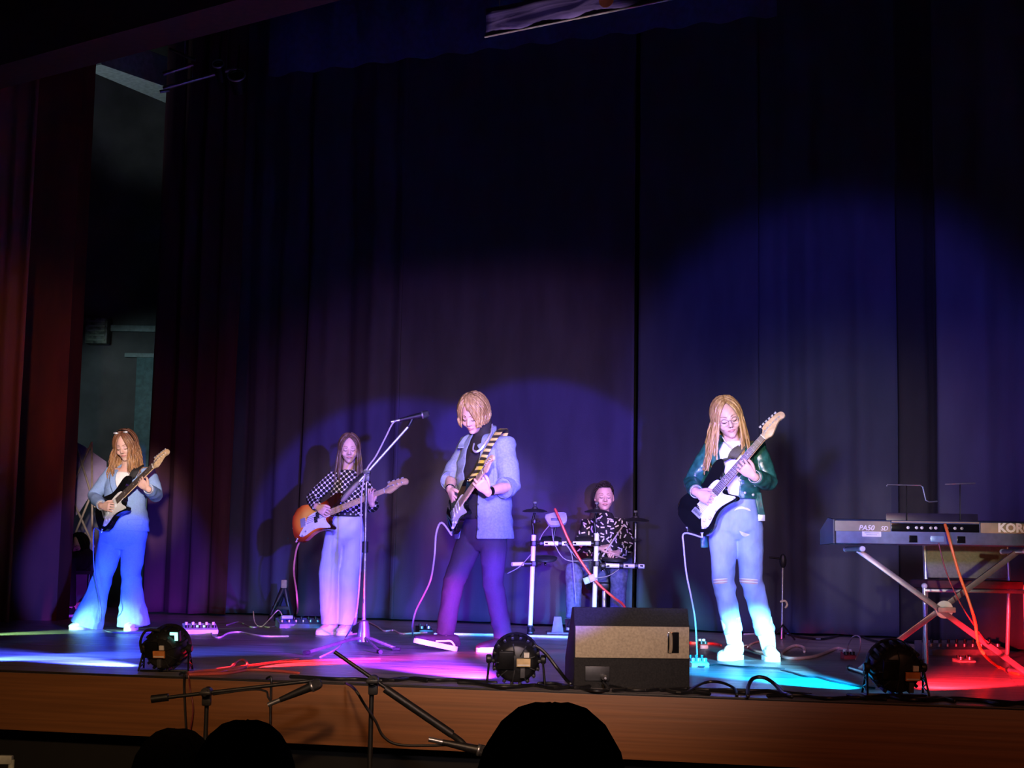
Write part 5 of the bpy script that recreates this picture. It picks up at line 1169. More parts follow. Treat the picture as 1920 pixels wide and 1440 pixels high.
for s_ in (-1, 1):
    bm = NB(); box(bm, (0, 0, 0), (.12, .012, .045), fm(lerp(pel, nk, .16) + lat * .12 * s_ + fw * .118, lat, fw, up) @ Matrix.Rotation(-.35 * s_, 4, 'Z'), .005); obj('pocket_flap', bm, M_.suit, jk)
bm, *_ = garment_top(J, ((.3, .13, .10, 0), (.6, .14, .108, .008), (.82, .13, .10, .0), (.93, .085, .08, .0)), {}, seed=3, wr=(.002, 8)); obj('shirt', bm, M_.whitecloth, P1, sharp=None)
for sd in 'LR': cuff(J, sd, .9, .036, M_.whitecloth, P1)
bm = trousers(J, .155, .195, ((0.05, .102), (.5, .096), (1, .076), (1.5, .092), (2.14, .132)), seed=2, wr=(.006, 6), hd=.13); obj('trousers', bm, M_.suit, P1, sharp=None)
shoe(P1, J['anL'], (-.6, -.8), M_.wshoe, M_.sole, .25); shoe(P1, J['anR'], (.04, -1), M_.wshoe, M_.sole, .25)
hairobj(H, M_.h1, P1, [dict(n=250, hang=.20, r=.0075, amin=38, wave=.008, out=.12, seed=3, lift=.012, front=.72), dict(n=170, hang=.23, r=.0065, amin=62, wave=.010, out=.2, seed=8, lift=.020, front=.4)])
bm = NB(); tube(bm, [H.M @ H.shape(V((math.sin(q), .35, math.cos(q))).normalized(), .028) for q in [(-1.3 + 2.6 * i / 16) for i in range(17)]], (.006), 8)
hb = obj('headband', bm, M_.gblack, P1)
for s_ in (-1, 1):
    bm = NB(); ball(bm, H.M @ H.shape(V((s_ * .42, .45, .8)).normalized(), .033), (.022, .012, .010)); obj('ornament', bm, M_.chrome, hb)
strap(G1, [GM1 @ V((350, 118, -20)), a(246, 896, -.155), a(254, 882, -.14), a(263, 873, -.06), a(262, 876, .06), a(245, 910, .14), a(215, 960, .16), a(196, 978, .04), GM1 @ V((-122, 0, -22))], [lat, lat, lat, lat, lat, lat + Z * .3, Z + lat * .5, Z], M_.strap, .055)
cable('grey guitar cable hanging from the left guitar along the flared trouser leg', [jack1, a(178, 990, -.2), a(175, 1010, -.2), a(176, 1060, -.2), a(181, 1095, -.2), a(187, 1125, -.2), a(190, 1150, -.2), gr(190, 1178, .006), gr(215, 1186, .006), gr(270, 1186, .006), gr(345, 1183, .006)], .005, (.12, .14, .22))

# ------------------------------------------------------------------ bass player
a = lambda x, y, dy=0.0: at(x, y, Y2 + dy)
B, N_ = a(571, 980, -.17), a(721, 920, -.46)
def sunburst():
    m = mat('sunburst_lacquer', (.8, .3, .04), .12, coat=.5); nt = m.node_tree; N = nt.nodes; L = nt.links; b = N['Principled BSDF']
    tc = [n for n in N if n.type == 'TEX_COORD'][0]; sb = N.new('ShaderNodeVectorMath'); sb.operation = 'DISTANCE'; L.new(tc.outputs['Object'], sb.inputs[0]); sb.inputs[1].default_value = sunburst.c
    cr = N.new('ShaderNodeValToRGB'); e = cr.color_ramp.elements; e[0].position = .05; e[0].color = (.95, .50, .06, 1); e[1].position = .21; e[1].color = (.025, .006, .004, 1); k = e.new(.115); k.color = (.85, .22, .02, 1); k = e.new(.155); k.color = (.4, .04, .01, 1)
    L.new(sb.outputs['Value'], cr.inputs[0]); L.new(cr.outputs[0], b.inputs['Base Color']); return m
xx = (N_ - B).normalized(); zz = V((-.1, -1, .42)); zz = (zz - xx * zz.dot(xx)).normalized()
sunburst.c = xx * .045 + zz.cross(xx) * .02
G2, GM2, jack2 = guitar('sunburst bass guitar with white pickguard held by the bass player', B, N_, zz, (N_ - B).length / .864, sunburst(), M_.maple, bass=True)
gz = (GM2.to_3x3() @ Z).normalized()
J = dict(neck=a(652, 885), shL=a(625, 895), shR=a(680, 897), hipL=a(632, 992), hipR=a(665, 992), knL=a(617, 1077, .0), knR=a(656, 1077, .0), anL=ank(619, Y2, .03), anR=ank(649, Y2, .03),
         elL=a(585, 936, .02), elR=a(698, 950, -.12), wrL=onp(595, 951, B + gz * .05, gz), wrR=onp(697, 944, B - gz * .02, gz))
J['toeL'] = J['anL'] + V((-.07, -.13, -.05)); J['toeR'] = J['anR'] + V((-.04, -.14, -.05))
H = Head(a(655, 842, -.03), (.10, -1, -.14), (-.02, 0, 1), .97)
hd = {'L': ((onp(613, 962, B + gz * .03, gz) - J['wrL'], -gz, X + Z), dict(s=.9, curl=(.4, .6, .5), spread=.08)), 'R': ((onp(692, 926, B + gz * .03, gz) - J['wrR'], -gz, X * 1 - Z * .2), dict(s=.9, curl=(.5, .8, .7), spread=.10))}
P2 = body_of('person', 'person with long straight dark hair in a checked jumper playing the bass', J, H, hd, .9)
M_.check = sweater_mat()
bm, fw, up, lat, pel, nk = garment_top(J, ((.26, .128, .10, .0), (.4, .122, .096, 0), (.6, .13, .105, .006), (.82, .132, .098, .0), (.95, .085, .072, 0), (1.03, .058, .058, 0)), {'L': ((0, .054), (.5, .054), (1, .052), (1.5, .05), (1.85, .036)), 'R': ((0, .054), (.5, .054), (1, .052), (1.5, .048), (1.75, .036))}, seed=5, wr=(.004, 8))
obj('jumper', bm, M_.check, P2, sharp=None)
bm = trousers(J, .118, .145, ((0.05, .086), (.5, .088), (1, .082), (1.5, .080), (2.0, .078)), seed=6, wr=(.005, 6), rise=.13, hd=.105); obj('trousers', bm, M_.lav, P2, sharp=None)
bm = NB(); bc = lerp(pel, nk, .255)
tube(bm, [bc + lat * (.128 * math.cos(q)) + fw * (.104 * math.sin(q)) for q in [2 * PI * i / 32 for i in range(33)]], [(.019, .004)] * 33, 8, side=up); bl = obj('belt', bm, M_.strap, P2)
for i in range(9):
    q = PI * (i + .5) / 9; bm = NB(); ball(bm, bc + lat * (.131 * math.cos(q)) + fw * (.107 * math.sin(q)), .008); obj('stud', bm, M_.chrome, bl)
shoe(P2, J['anL'], (-.45, -.9), M_.wshoe, M_.sole, .25); shoe(P2, J['anR'], (-.2, -1), M_.wshoe, M_.sole, .25)
hairobj(H, M_.h2, P2, [dict(n=260, hang=.27, r=.0065, amin=52, wave=.001, out=.03, seed=11, lift=.009, taper=.4, front=.74), dict(n=150, hang=.33, r=.006, amin=70, wave=.001, out=.10, seed=12, lift=.015, front=.4)])
strap(G2, [GM2 @ V((392, 130, -20)), a(640, 935, -.15), a(664, 908, -.125), a(680, 890, -.07), a(684, 884, .01), a(676, 900, .10), a(640, 950, .13), a(590, 985, .05), GM2 @ V((-130, 0, -22))], [lat, lat, lat, lat, lat, lat, Z + lat * .5, Z], M_.strap, .05)
cable('red and pink cable hanging from the sunburst bass to the blue pedal', [jack2, a(566, 1008, -.15), a(556, 1030, -.1), a(551, 1070, 0), a(556, 1110, .2), a(558, 1140, .4), gr(556, 1172) + Z * .1], .0075, (.75, .25, .25))

# ------------------------------------------------------------------ singer in the middle
a = lambda x, y, dy=0.0: at(x, y, Y3 + dy)
B, N_ = a(849, 966, -.12), a(906, 884, -.50)
xx = (N_ - B).normalized(); zz = V((-.80, -.55, .12)); zz = (zz - xx * zz.dot(xx)).normalized()
G3, GM3, jack3 = guitar('black guitar pointing at the hall, held by the singer in denim', B, N_, zz, (N_ - B).length / .648, M_.gblack, M_.maple)
gz = zz; gy_ = (GM3.to_3x3() @ Y).normalized()
J = dict(neck=a(907, 818, .0), shL=a(880, 836, .13), shR=a(946, 836, -.11), hipL=a(889, 995, .07), hipR=a(926, 995, -.05), knL=a(851, 1090, -.02), knR=a(925, 1094, -.05), anL=ank(833, Y3, -.02, .10), anR=ank(944, Y3, -.0),
         elL=a(846, 897, .16), elR=a(955, 912, -.18), wrL=a(844, 919, -.06), wrR=a(914, 922, -.40))
J['toeL'] = J['anL'] + V((-.15, -.05, -.03)); J['toeR'] = J['anR'] + V((-.10, -.10, -.05))
H = Head(a(889, 776, -.06), (-.38, -.82, -.50), (-.06, -.2, 1), 1.06, jaw=.26, fem=False)
hd = {'L': ((a(853, 945, -.14) - J['wrL'], V((.9, .3, .2)), V((.3, -.5, .4))), dict(s=1.05, curl=(.35, .7, .6), spread=.1)), 'R': ((a(895, 900, -.46) - J['wrR'], V((-.35, .85, .5)), V((.7, -.1, .5))), dict(s=1.05, curl=(.7, .9, .7), spread=.12))}
P3 = body_of('person', 'person with blond fringe in a denim jacket striding with guitar at centre', J, H, hd, 1.05, False)
bm, fw, up, lat, pel, nk = garment_top(J, ((.12, .165, .118, .0), (.4, .155, .112, 0), (.65, .165, .12, .006), (.82, .16, .108, .0), (.94, .10, .085, 0), (.99, .07, .07, 0), (1.06, .062, .063, 0), (1.17, .060, .060, .02)), {'L': ((0, .055), (.6, .048)), 'R': ((0, .055), (.6, .048))}, seed=7, wr=(.004, 9)); obj('turtleneck', bm, M_.turtle, P3, sharp=None)
bm, fw, up, lat, pel, nk = garment_top(J, ((-.10, .215, .155, .0), (.1, .205, .148, .0), (.4, .195, .140, 0), (.65, .195, .142, .008), (.83, .182, .125, .0), (.94, .125, .10, -.005), (1.0, .09, .085, -.01), (1.05, .085, .08, -.015)), {'L': ((0, .074), (.5, .070), (1, .066), (1.12, .066)), 'R': ((0, .076), (.5, .073), (1.0, .068), (1.16, .068))}, seed=9, wr=(.010, 6), shr=.07)
def cut3(c):
    t = (c - pel).dot(up) / (nk - pel).length; uu = (c - pel).dot(lat); f = (c - pel).dot(fw)
    return (f > .0 and abs(uu - .005) < .062 + .03 * max(0, .5 - t) + .0 * t) 
trim(bm, pel - up * .085 * (nk - pel).length, -up); trim(bm, lerp(pel, nk, 1.035), up); cut(bm, cut3); solid(bm, .005, 8)
q = lambda t, x, f: lerp(pel, nk, t) + lat * x + fw * f
for s_ in (-1, 1):
    lapel(bm, [q(1.03, s_ * .072, .0), q(.99, s_ * .085, .06), q(.91, s_ * .105, .10), q(.87, s_ * .085, .128)], .030, lat * .8 - up * .6 * s_ * 0 + fw * -.5)
lapel(bm, [q(1.04, -.075, .0), q(1.07, -.06, -.06), q(1.08, 0, -.085), q(1.07, .06, -.06), q(1.04, .075, .0)], .028, up)
dj = obj('denim_jacket', bm, M_.denim, P3, sharp=None)
for i in range(1, 7):
    bm = NB(); c = q(.80 - i * .13, .083 + .004 * max(0, i - 3), .139 if i < 5 else .147); lathe(bm, [(0, 0), (.008, 0), (.008, .004), (0, .006)], fm(c, lat, up, fw), 10); obj('button', bm, M_.steel, dj)
bm = NB(); box(bm, (0, 0, 0), (.11, .012, .12), fm(q(.60, .135, .112), (lat * .86 - fw * .5).normalized(), (fw * .86 + lat * .5).normalized(), up), .006); obj('chest_pocket', bm, M_.denim, dj)
for sd, f in (('L', .12), ('R', .16)): cuff(J, sd, f, .068, M_.denim, dj, .055, 'rolled_cuff')
bm = trousers(J, .150, .165, ((0.05, .092), (.5, .086), (1, .066), (1.5, .064), (1.98, .056)), seed=12, wr=(.007, 6), hd=.12); obj('jeans', bm, M_.blackjean, P3, sharp=None)
shoe(P3, J['anL'], (-.96, -.28), M_.bshoe, M_.sole, .295, .05, 0, .20, soleh=.034, stripe=M_.sole, lace=M_.sole); shoe(P3, J['anR'], (-.80, -.6), M_.bshoe, M_.sole, .295, .05, 0, 0, soleh=.034, stripe=M_.sole, lace=M_.sole)
for sd in 'LR': cuff(J, sd, .93, .033, M_.gblack, P3, .02 if sd == 'L' else .034, 'wristband')
def drape(pts, r, m, parent, name, n=5):
    bm = NB(); P = catmull(pts, n)
    for i in range(len(P) - 1): tube(bm, [lerp(P[i], P[i + 1], .05), lerp(P[i], P[i + 1], .95)], [(r, r * .7)] * 2, 6)
    return obj(name, bm, m, parent)
drape([a(923, 796, -.05), a(921, 812, -.13), a(912, 828, -.19), a(902, 842, -.20), a(893, 847, -.20), a(887, 843, -.17), a(889, 832, -.13)], .008, M_.chrome, P3, 'chain_necklace', 6)
FR = dict(n=20)
hairobj(H, M_.h3, P3, [dict(n=320, hang=.036, r=.008, amin=36, wave=.0, out=.15, seed=21, lift=.014, th0=95, taper=.5, part=.22, front=.74), dict(n=260, hang=.036, r=.0075, amin=48, seed=22, lift=.022, th0=90, taper=.5, part=.22, front=.5, out=.1), dict(n=0, fringe=70, fringe_th=57, fringe_a=(-64, -4), r=.008, lift=.016, seed=23, part=.30), dict(n=0, fringe=22, fringe_th=62, fringe_a=(36, 64), r=.008, lift=.018, seed=24, part=.24)])
strap(G3, [GM3 @ V((350, 118, -20)), a(897, 880, -.28), a(905, 862, -.24), a(917, 838, -.215), a(930, 818, -.17), a(940, 806, -.08), a(945, 812, .05), a(925, 870, .12), a(880, 960, .16), a(845, 985, .06), GM3 @ V((-122, 0, -22))], [lat + fw * .4, lat, lat, lat, lat, lat, lat, lat, Z + lat, Z, Z], bands_mat(), .062)
cable('lavender guitar cable hanging in a long curve left of the singer', [jack3, a(828, 980, -.1), a(818, 1000, -.08), a(815, 1040, -.05), a(808, 1085, .1), a(795, 1115, .3), a(780, 1145, .6), a(774, 1170, .9), gr(774, 1190, .006)], .0065, (.55, .45, .62))

# ------------------------------------------------------------------ drummer
a = lambda x, y, dy=0.0: at(x, y, Y4 + dy)
J = dict(neck=a(1133, 967), shL=a(1101, 984), shR=a(1166, 984), hipL=a(1117, 1066), hipR=a(1149, 1066), knL=a(1077, 1066, -.34), knR=a(1160, 1070, -.36), anL=gr(1067, 1180) + Z * .12, anR=a(1158, 1170, -.32),
         elL=a(1091, 1026, -.06), elR=a(1180, 1026, -.06), wrL=a(1124, 1028, -.24), wrR=a(1158, 1036, -.24))
J['anL'].y = Y4 - .38; J['anL'].z = .11; J['anR'].z = .085
J['toeL'] = J['anL'] + V((-.02, -.15, -.05)); J['toeR'] = J['anR'] + V((.02, -.15, -.05))
H = Head(a(1133, 932, -.03), (.02, -1, -.02), Z, 1.04, jaw=.2, fem=False)
hd = {'L': ((a(1141, 1024, -.28) - J['wrL'], V((0, .5, -1)), V((.2, -1, .3))), dict(s=.95, curl=(.9, 1.1, .8))), 'R': ((a(1146, 1037, -.3) - J['wrR'], V((0, .5, -1)), V((-.2, -1, .3))), dict(s=.95, curl=(.9, 1.1, .8)))}
P4 = body_of('person', 'person with short cropped hair in a dashed black shirt seated at the drums', J, H, hd, .92, False)
bm, fw, up, lat, pel, nk = garment_top(J, ((-.05, .165, .125, .0), (.2, .16, .12, .0), (.5, .155, .115, 0), (.75, .165, .115, .006), (.88, .145, .10, .0), (.97, .085, .075, 0), (1.05, .062, .062, 0)), {'L': ((0, .064), (.5, .062), (1, .060), (1.5, .054), (1.9, .04)), 'R': ((0, .064), (.5, .062), (1, .06), (1.5, .054), (1.9, .04))}, seed=15, wr=(.006, 7)); obj('shirt', bm, dash_mat(), P4, sharp=None)
bm = trousers(J, .15, .165, ((0.05, .092), (.5, .085), (1, .072), (1.5, .066), (1.95, .062)), seed=16, wr=(.006, 6), rise=.1, hd=.12); obj('jeans', bm, M_.jean4, P4, sharp=None)
shoe(P4, J['anL'], (-.1, -1), M_.bshoe, M_.sole, .25, gz=.035); shoe(P4, J['anR'], (.1, -1), M_.bshoe, M_.sole, .25)
bm = NB(); H.sphere(bm, .009, keep=lambda d: not (d.y > .30 and d.z < .60) and not (d.z < -.18), nu=36, nv=24); rn = random.Random(4)
for i in range(420):
    z_ = rn.uniform(.35, 1); an = rn.uniform(0, 2 * PI); rr = math.sqrt(1 - z_ * z_); d = V((rr * math.cos(an), rr * math.sin(an), z_))
    if d.y > .45 and d.z < .66: continue
    p0 = H.M @ H.shape(d, .004); p1 = H.M @ H.shape((d + V((.22, .16, .0))).normalized(), .016 + .005 * (d.z > .7)); tube(bm, [p0, p1], [.006, .0035], 5)
obj('hair', bm, M_.h4, P4, sharp=None)
t = thing('drum_throne', V((a(1133, 1100).x, Y4, 0)), 'round black drum stool under the seated drummer', 'stool')
sz = J['hipL'].z - .115
bm = NB(); lathe(bm, [(0, sz - .07), (.15, sz - .07), (.165, sz - .05), (.165, sz - .015), (.14, sz), (0, sz)], Matrix.Translation((a(1133, 1100).x, Y4 + .02, 0)), 28); obj('seat', bm, M_.black, t)
c = V((a(1133, 1100).x, Y4 + .02, 0)); bm = NB(); rod(bm, c + Z * .1, c + Z * (sz - .07), .018); obj('post', bm, M_.chrome, t)
for k in range(3):
    an = k * 2.094 + .5; bm = NB(); tube(bm, [c + Z * .22, c + V((.2 * math.cos(an), .2 * math.sin(an), .012))], .011, 8); obj('leg', bm, M_.chrome, t)
M_.stickwood = mat('drumstick_wood', (.62, .5, .42), .5)
for nm, p0, p1 in (('pale drumstick held upright in the drummer hand nearer the centre', a(1137, 1032, -.30), a(1170, 983, -.36)), ('pale drumstick held low over the snare pad', a(1150, 1040, -.30), a(1172, 1047, -.5))):
    bm = NB(); d_ = (p1 - p0).normalized(); tube(bm, [p0 - d_ * .06, p0 + d_ * .05, lerp(p0, p1, .85), p1 - d_ * .012, p1], [.0075, .0075, .006, .0035, .005], 8); tag(obj('drumstick', bm, M_.stickwood), nm, 'drumstick')

# ------------------------------------------------------------------ right guitarist
a = lambda x, y, dy=0.0: at(x, y, Y5 + dy)
B, N_ = a(1309, 961, -.20), a(1431, 820, -.34)
G5, GM5, jack5 = guitar('black guitar with cream pickguard held by the right guitarist', B, N_, (-.05, -1, .65), (N_ - B).length / .648, M_.gblack, M_.rosewood)
gz = (GM5.to_3x3() @ Z).normalized()
J = dict(neck=a(1373, 831), shL=a(1333, 848), shR=a(1420, 843), hipL=a(1356, 974), hipR=a(1402, 974), knL=a(1357, 1090, .0), knR=a(1409, 1090, .0), anL=ank(1377, Y5, .03, .105), anR=ank(1441, Y5, .03, .105),
         elL=a(1298, 906, .0), elR=a(1440, 905, -.07), wrL=onp(1306, 923, B + gz * .05, gz), wrR=onp(1413, 893, B - gz * .02, gz))
J['toeL'] = J['anL'] + V((-.08, -.13, -.06)); J['toeR'] = J['anR'] + V((.0, -.15, -.06))
H = Head(a(1363, 784, -.05), (.02, -1, -.26), (-.27, 0, 1), 1.07)
hd = {'L': ((onp(1328, 935, B + gz * .03, gz) - J['wrL'], -gz, X + Z), dict(s=1.0, curl=(.5, .8, .6), spread=.05)), 'R': ((onp(1391, 874, B + gz * .035, gz) - J['wrR'], -gz, X * .3 + Z), dict(s=1.0, curl=(.5, .8, .7), spread=.14))}
P5 = body_of('person', 'person with long honey hair in green leather jacket playing guitar at right', J, H, hd, .98)
bm, *_ = garment_top(J, ((.30, .13, .105, 0), (.4, .13, .108, 0), (.62, .143, .118, .01), (.84, .138, .10, .0), (.95, .09, .078, .0), (1.02, .062, .062, 0)), {}, seed=18, wr=(.003, 8))
lat = lat_of(J).normalized(); pel = (J['hipL'] + J['hipR']) / 2; nk = J['neck']; up = (nk - pel).normalized(); fw = lat.cross(up).normalized()
q = lambda t, x, f: lerp(pel, nk, t) + lat * x + fw * f
for s_ in (-1, 1): lapel(bm, [q(1.05, s_ * .05, .0), q(1.04, s_ * .055, .05), q(.98, s_ * .045, .085), q(.93, s_ * .022, .11)], .026, up * .7 + lat * .5 * s_)
obj('shirt', bm, M_.whitecloth, P5, sharp=None)
bm, fw, up, lat, pel, nk = garment_top(J, ((.24, .168, .135, .0), (.4, .16, .13, 0), (.65, .165, .136, .01), (.84, .16, .115, .0), (.95, .105, .09, -.005), (1.0, .085, .08, -.01), (1.06, .085, .08, -.01)), {'L': ((0, .066), (.5, .062), (1, .056), (1.5, .050), (1.86, .042)), 'R': ((0, .066), (.5, .062), (1, .057), (1.5, .050), (1.84, .042))}, seed=19, wr=(.008, 8))
def cut5(c):
    t = (c - pel).dot(up) / (nk - pel).length; uu = (c - pel).dot(lat); f = (c - pel).dot(fw)
    return (f > .0 and abs(uu + .035 * (1.2 - t)) < .028 + .055 * t)
trim(bm, lerp(pel, nk, .26), -up); trim(bm, lerp(pel, nk, 1.045), up); cut(bm, cut5); solid(bm, .006, 8)
q = lambda t, x, f: lerp(pel, nk, t) + lat * x + fw * f
for s_, xo in ((-1, -.03), (1, -.02)):
    lapel(bm, [q(1.02, s_ * .085, -.0), q(.96, s_ * .105 + xo * .3, .07), q(.86, s_ * .11 + xo, .118), q(.70, s_ * .095 + xo, .142), q(.5, s_ * .065 + xo, .136)], .032, lat * .9 - fw * .35 * s_)
lapel(bm, [q(1.03, -.085, -.01), q(1.07, -.06, -.07), q(1.08, 0, -.09), q(1.07, .06, -.07), q(1.03, .085, -.01)], .03, up)
lj = obj('leather_jacket', bm, M_.leather, P5, sharp=None)
bm = NB(); tube(bm, catmull([q(.86, -.155, .10), q(.74, -.135, .135), q(.58, -.10, .143), q(.45, -.075, .14)], 5), .0035, 6); obj('zip', bm, M_.chrome, lj)
for (t_, x_, f_) in ((.33, .045, .142), (.30, .10, .124), (.42, .118, .115), (.5, .02, .14)):
    bm = NB(); ball(bm, q(t_, x_, f_), (.010, .006, .010)); obj('press_stud', bm, M_.chrome, lj)
bm = NB(); tube(bm, [a(1421, 925, -.09), a(1424, 945, -.10), a(1428, 966, -.10)], [(.022, .004)] * 3, 8, side=X, power=4); bs = obj('belt_strap', bm, M_.leather, lj)
bm = NB(); 
prism(bm, [(-.022, -.02), (.022, -.02), (.022, .02), (-.022, .02)], -.003, .003, fm(a(1428, 971, -.105), X, Z, -Y), .002); obj('buckle', bm, M_.chrome, bs)
bm = NB(); tube(bm, [a(1318, 985, .05), a(1320, 1005, .05), a(1321, 1026, .05)], [(.024, .004)] * 3, 8, side=X, power=4); obj('belt_strap', bm, M_.leather, lj)
for sd in 'LR': cuff(J, sd, .9, .038, M_.whitecloth, P5, .035)
bm = trousers(J, .128, .165, ((0.05, .092), (.5, .086), (1, .066), (1.5, .064), (1.82, .060)), seed=20, wr=(.008, 6), rise=.19, hd=.115)
tr = BVHTree.FromBMesh(bm); je = obj('ripped_jeans', bm, M_.jeans5, P5, sharp=None)
def patch(px, py, wd, hg, m, nm, rot=0.0, curve=0.0):
    """a torn patch laid on the cloth"""
    bm = NB(); n = 9; top = []; bot = []; d0 = ray(px, py).normalized()
    for i in range(n):
        u = i / (n - 1) * 2 - 1; h = hg * (1 - u * u) + .4
        for lst, sgn in ((top, -1), (bot, 1)):
            x = u * wd; y = sgn * h + curve * u * u; x, y = x * math.cos(rot) - y * math.sin(rot), x * math.sin(rot) + y * math.cos(rot)
            hit = tr.ray_cast(CAM, ray(px + x, py + y).normalized())
            c = hit[0] if hit[0] else at(px + x, py + y, Y5 - .1)
            lst.append(bm.verts.new(c - ray(px + x, py + y).normalized() * .004))
    for i in range(n - 1): bm.faces.new((top[i], top[i + 1], bot[i + 1], bot[i]))
    solid(bm, .003); return obj(nm, bm, m, je)
for k in range(4):
    patch(1351, 1086 + k * 2.4, 13, .8, M_.whitecloth if k % 2 == 0 else M_.skin, 'knee_rip', -.08); patch(1404, 1086 + k * 2.4, 17, .8, M_.whitecloth if k % 2 == 0 else M_.skin, 'knee_rip', .08)
patch(1395, 1002, 10, 3, M_.whitecloth, 'worn_patch', .35, -3); patch(1390, 952, 13, 2, M_.whitecloth, 'worn_patch', .0, 5); patch(1402, 955, 6, 1.5, M_.whitecloth, 'worn_patch', .5)
for an, td, L in (('anL', (-.62, -.78), .25), ('anR', (.05, -1), .25)):
    g_ = V((J[an].x, J[an].y, 0)); o, SM = shoe(P5, g_, td, M_.wshoe, M_.sole, L, .046, 0, 0, 'boot', .03, .10)
    kn = J['kn' + an[2]]; ax = (kn - J[an]).normalized(); bm = NB(); tube(bm, [J[an] - Z * .03, J[an] + ax * .03, J[an] + ax * .10, J[an] + ax * .16], [.046, .052, .060, .064], 18, cap='flat'); obj('boot_shaft', bm, M_.wshoe, o)
    bm = NB(); box(bm, SM @ V((-.045, 0, .012)), (.055, .055, .024), None, .004); obj('heel', bm, M_.sole, o)
hairobj(H, M_.h5, P5, [dict(n=280, hang=.27, r=.009, amin=48, wave=.003, out=.10, seed=31, lift=.011, taper=.6, part=-.08, front=.72), dict(n=190, hang=.30, r=.008, amin=58, wave=.004, out=.22, seed=32, lift=.017, taper=.6, part=-.08, front=.4)])
bm = NB()
for x in (-1, 1):
    cx_ = x * .033; tube(bm, [H.P(cx_ + .024 * math.cos(q_), H.fy(.03, -.004) + .016 - .006 * abs(math.cos(q_) * .5 + .5 * x), -.006 + .021 * math.sin(q_)) for q_ in [2 * PI * i / 20 for i in range(21)]], .0009, 6)
    tube(bm, [H.P(x * .057, H.fy(.03, -.004) + .010, .0), H.P(x * .082, .01, .002), H.P(x * .084, -.02, -.006)], .0013, 6)
tube(bm, [H.P(-.010, H.fy(0, 0) + .012, .0), H.P(0, H.fy(0, 0) + .016, .003), H.P(.010, H.fy(0, 0) + .012, .0)], .0013, 6)
obj('glasses', bm, M_.steel, P5)
strap(G5, [GM5 @ V((350, 118, -20)), a(1371, 858, -.17), a(1379, 848, -.155), a(1390, 838, -.125), a(1402, 830, -.05), a(1403, 832, .06), a(1380, 880, .15), a(1340, 950, .16), a(1305, 980, .04), GM5 @ V((-122, 0, -22))], [lat + up * .6, lat + up * .3, lat, lat, lat, lat, lat, Z + lat, Z, Z], mat('olive_webbing', (.09, .085, .045), .7, scale=(200, 200, 200)), .06)
cable('pale violet cable hanging from the right guitar to the floor', [jack5, a(1283, 1000, -.15), a(1282, 1025, -.15), a(1287, 1075, -.15), a(1296, 1120, -.15), a(1303, 1160, -.1), a(1306, 1205, -.05), gr(1307, 1240, .006)], .0055, (.5, .48, .66))

# chair back at the lower left corner of the hall
c = at(-18, 1424, 6.3); t = thing('hall_chair', V((c.x, 6.3, HZ)), 'pale grey metal frame chair at the bottom left corner of the hall', 'chair'); M_.pale = mat('pale_grey_paint', (.30, .32, .30), .5)
xs = (at(-62, 1424, 6.3).x, at(22, 1424, 6.3).x)
bm = NB(); box(bm, V((c.x, 6.3, c.z)), (xs[1] - xs[0], .03, .035), None, .006); obj('top_rail', bm, M_.pale, t)
for x_ in xs:
    bm = NB(); tube(bm, [V((x_, 6.3, c.z)), V((x_, 6.28, HZ + .45)), V((x_, 6.32, HZ))], .013, 10, cap='flat'); obj('leg', bm, M_.pale, t)
    bm = NB(); rod(bm, V((x_, 5.9, HZ + .45)), V((x_, 5.86, HZ)), .013); obj('leg', bm, M_.pale, t)
bm = NB(); box(bm, V((c.x, 6.08, HZ + .46)), (xs[1] - xs[0] + .03, .42, .04), None, .012); obj('seat', bm, M_.dark, t)
bm = NB(); box(bm, V((c.x, 6.29, c.z - .22)), (xs[1] - xs[0] - .02, .02, .26), None, .008); obj('backrest', bm, M_.dark, t)
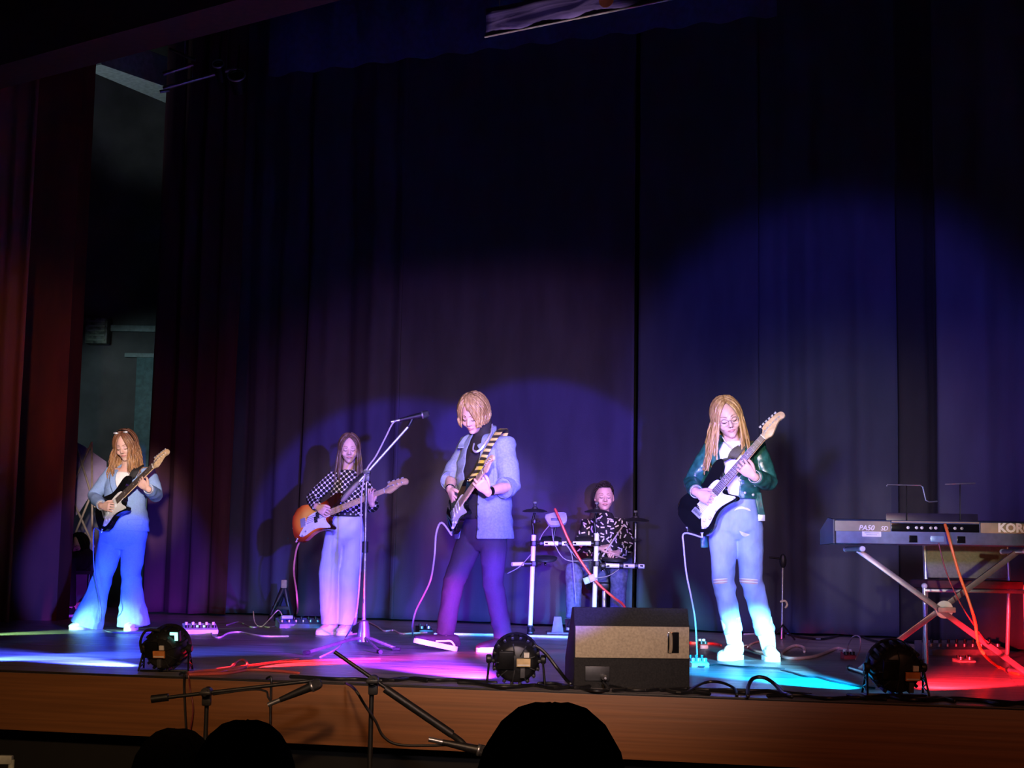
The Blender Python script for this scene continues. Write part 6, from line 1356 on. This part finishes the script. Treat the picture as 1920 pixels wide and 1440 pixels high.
# ------------------------------------------------------------------ people in the dark
def plain_person(label, c, F, hm_, floor, seat=None, k=1.0, skin=None, hair=None, top=None, seed=1, hands=None, stance=None):
    J = dict(neck=c + V((0, .02, -.15)) * 1.0); s = 1
    rt = V((F[0], F[1], 0)).normalized().cross(Z); fwd = V((F[0], F[1], 0)).normalized(); nk = J['neck']
    J['shL'] = nk - rt * .165 - Z * .05; J['shR'] = nk + rt * .165 - Z * .05
    pz = floor + (nk.z - floor) * .60 if seat is None else floor + seat + .1
    pc = V((nk.x, nk.y, pz)); J['hipL'] = pc - rt * .085; J['hipR'] = pc + rt * .085
    for sd, sg in (('L', -1), ('R', 1)):
        if seat is None: J['kn' + sd] = lerp(J['hip' + sd], V((pc.x + rt.x * sg * .09, pc.y + rt.y * sg * .09, floor)), .53) + fwd * .01; J['an' + sd] = V((pc.x, pc.y, floor + .085)) + rt * sg * .10
        else: J['kn' + sd] = J['hip' + sd] + fwd * .40 + rt * sg * .06; J['an' + sd] = V((J['kn' + sd].x, J['kn' + sd].y, floor + .085)) - fwd * .05
        J['toe' + sd] = J['an' + sd] + fwd * .15 - Z * .05
        J['el' + sd] = J['sh' + sd] - Z * .27 + rt * sg * .05; J['wr' + sd] = J['el' + sd] - Z * .10 + fwd * .20 - rt * sg * .05
    H = Head(c, F, Z, k); hd = {'L': ((fwd - Z * .3, -Z + rt, rt + Z), {}), 'R': ((fwd - Z * .3, -Z - rt, -rt + Z), {})}
    P = body_of('person', label, J, H, hd, .95)
    bm, *_ = garment_top(J, ((-.05, .165, .125, .0), (.4, .15, .115, 0), (.7, .165, .115, .006), (.88, .16, .10, .0), (.97, .09, .075, 0), (1.05, .06, .06, 0)), {q_: ((0, .064), (.5, .06), (1, .056), (1.5, .05), (1.9, .04)) for q_ in 'LR'}, seed=seed, voxel=.01); obj('jumper', bm, M_.dark, P, sharp=None)
    bm = trousers(J, .15, .17, ((0.05, .092), (.5, .085), (1, .07), (1.5, .066), (1.95, .06)), .01, seed=seed, rise=.1, hd=.12); obj('trousers', bm, M_.dark, P, sharp=None)
    for sd in 'LR': shoe(P, J['an' + sd], (fwd.x, fwd.y), M_.blacksole if seat is None else M_.bshoe, M_.blacksole if seat is None else M_.sole, .25, gz=floor)
    return P, H
P6, H = plain_person('person in black clothes seated in the dark wings behind the left guitarist', at(148, 1024, 15.0), (-.3, -1, -.3), 1, 0.0, .44, .98, seed=41)
hairobj(H, M_.hd, P6, [dict(n=60, hang=.08, r=.016, amin=55, seed=42, lift=.014)])
t = thing('stool', V((H.c.x, 15.02, 0)), 'plain dark box stool under the person in the wings', 'stool')
bm = NB(); box(bm, V((H.c.x, 15.03, .425)), (.36, .36, .04), None, .01); obj('seat', bm, M_.dark, t)
for sx_ in (-1, 1):
    for sy_ in (-1, 1):
        bm = NB(); rod(bm, V((H.c.x + sx_ * .15, 15.03 + sy_ * .15, 0)), V((H.c.x + sx_ * .15, 15.03 + sy_ * .15, .41)), .017); obj('leg', bm, M_.blackmetal, t)
for lab, px, py, Yd, k, sd_, hg in (('dark silhouette of a short haired spectator head at bottom centre', 1035, 1317, 2.25, 1.02, 51, .06), ('dark silhouette of the larger spectator head at bottom left', 462, 1349, 3.3, 1.0, 52, .10), ('dark silhouette of the smaller spectator head at far bottom left', 330, 1364, 3.9, .97, 53, .10)):
    tp = at(px, py, Yd); c = tp - Z * (.119 * k + .032)
    Pq, H = plain_person(lab, c, (.03 * (sd_ - 52), 1, .05), 1, HZ, None, k, seed=sd_)
    hairobj(H, M_.hd, Pq, [dict(n=120, hang=hg, r=.019, amin=35, seed=sd_, lift=.022, th0=100, out=.05, wave=.003)])
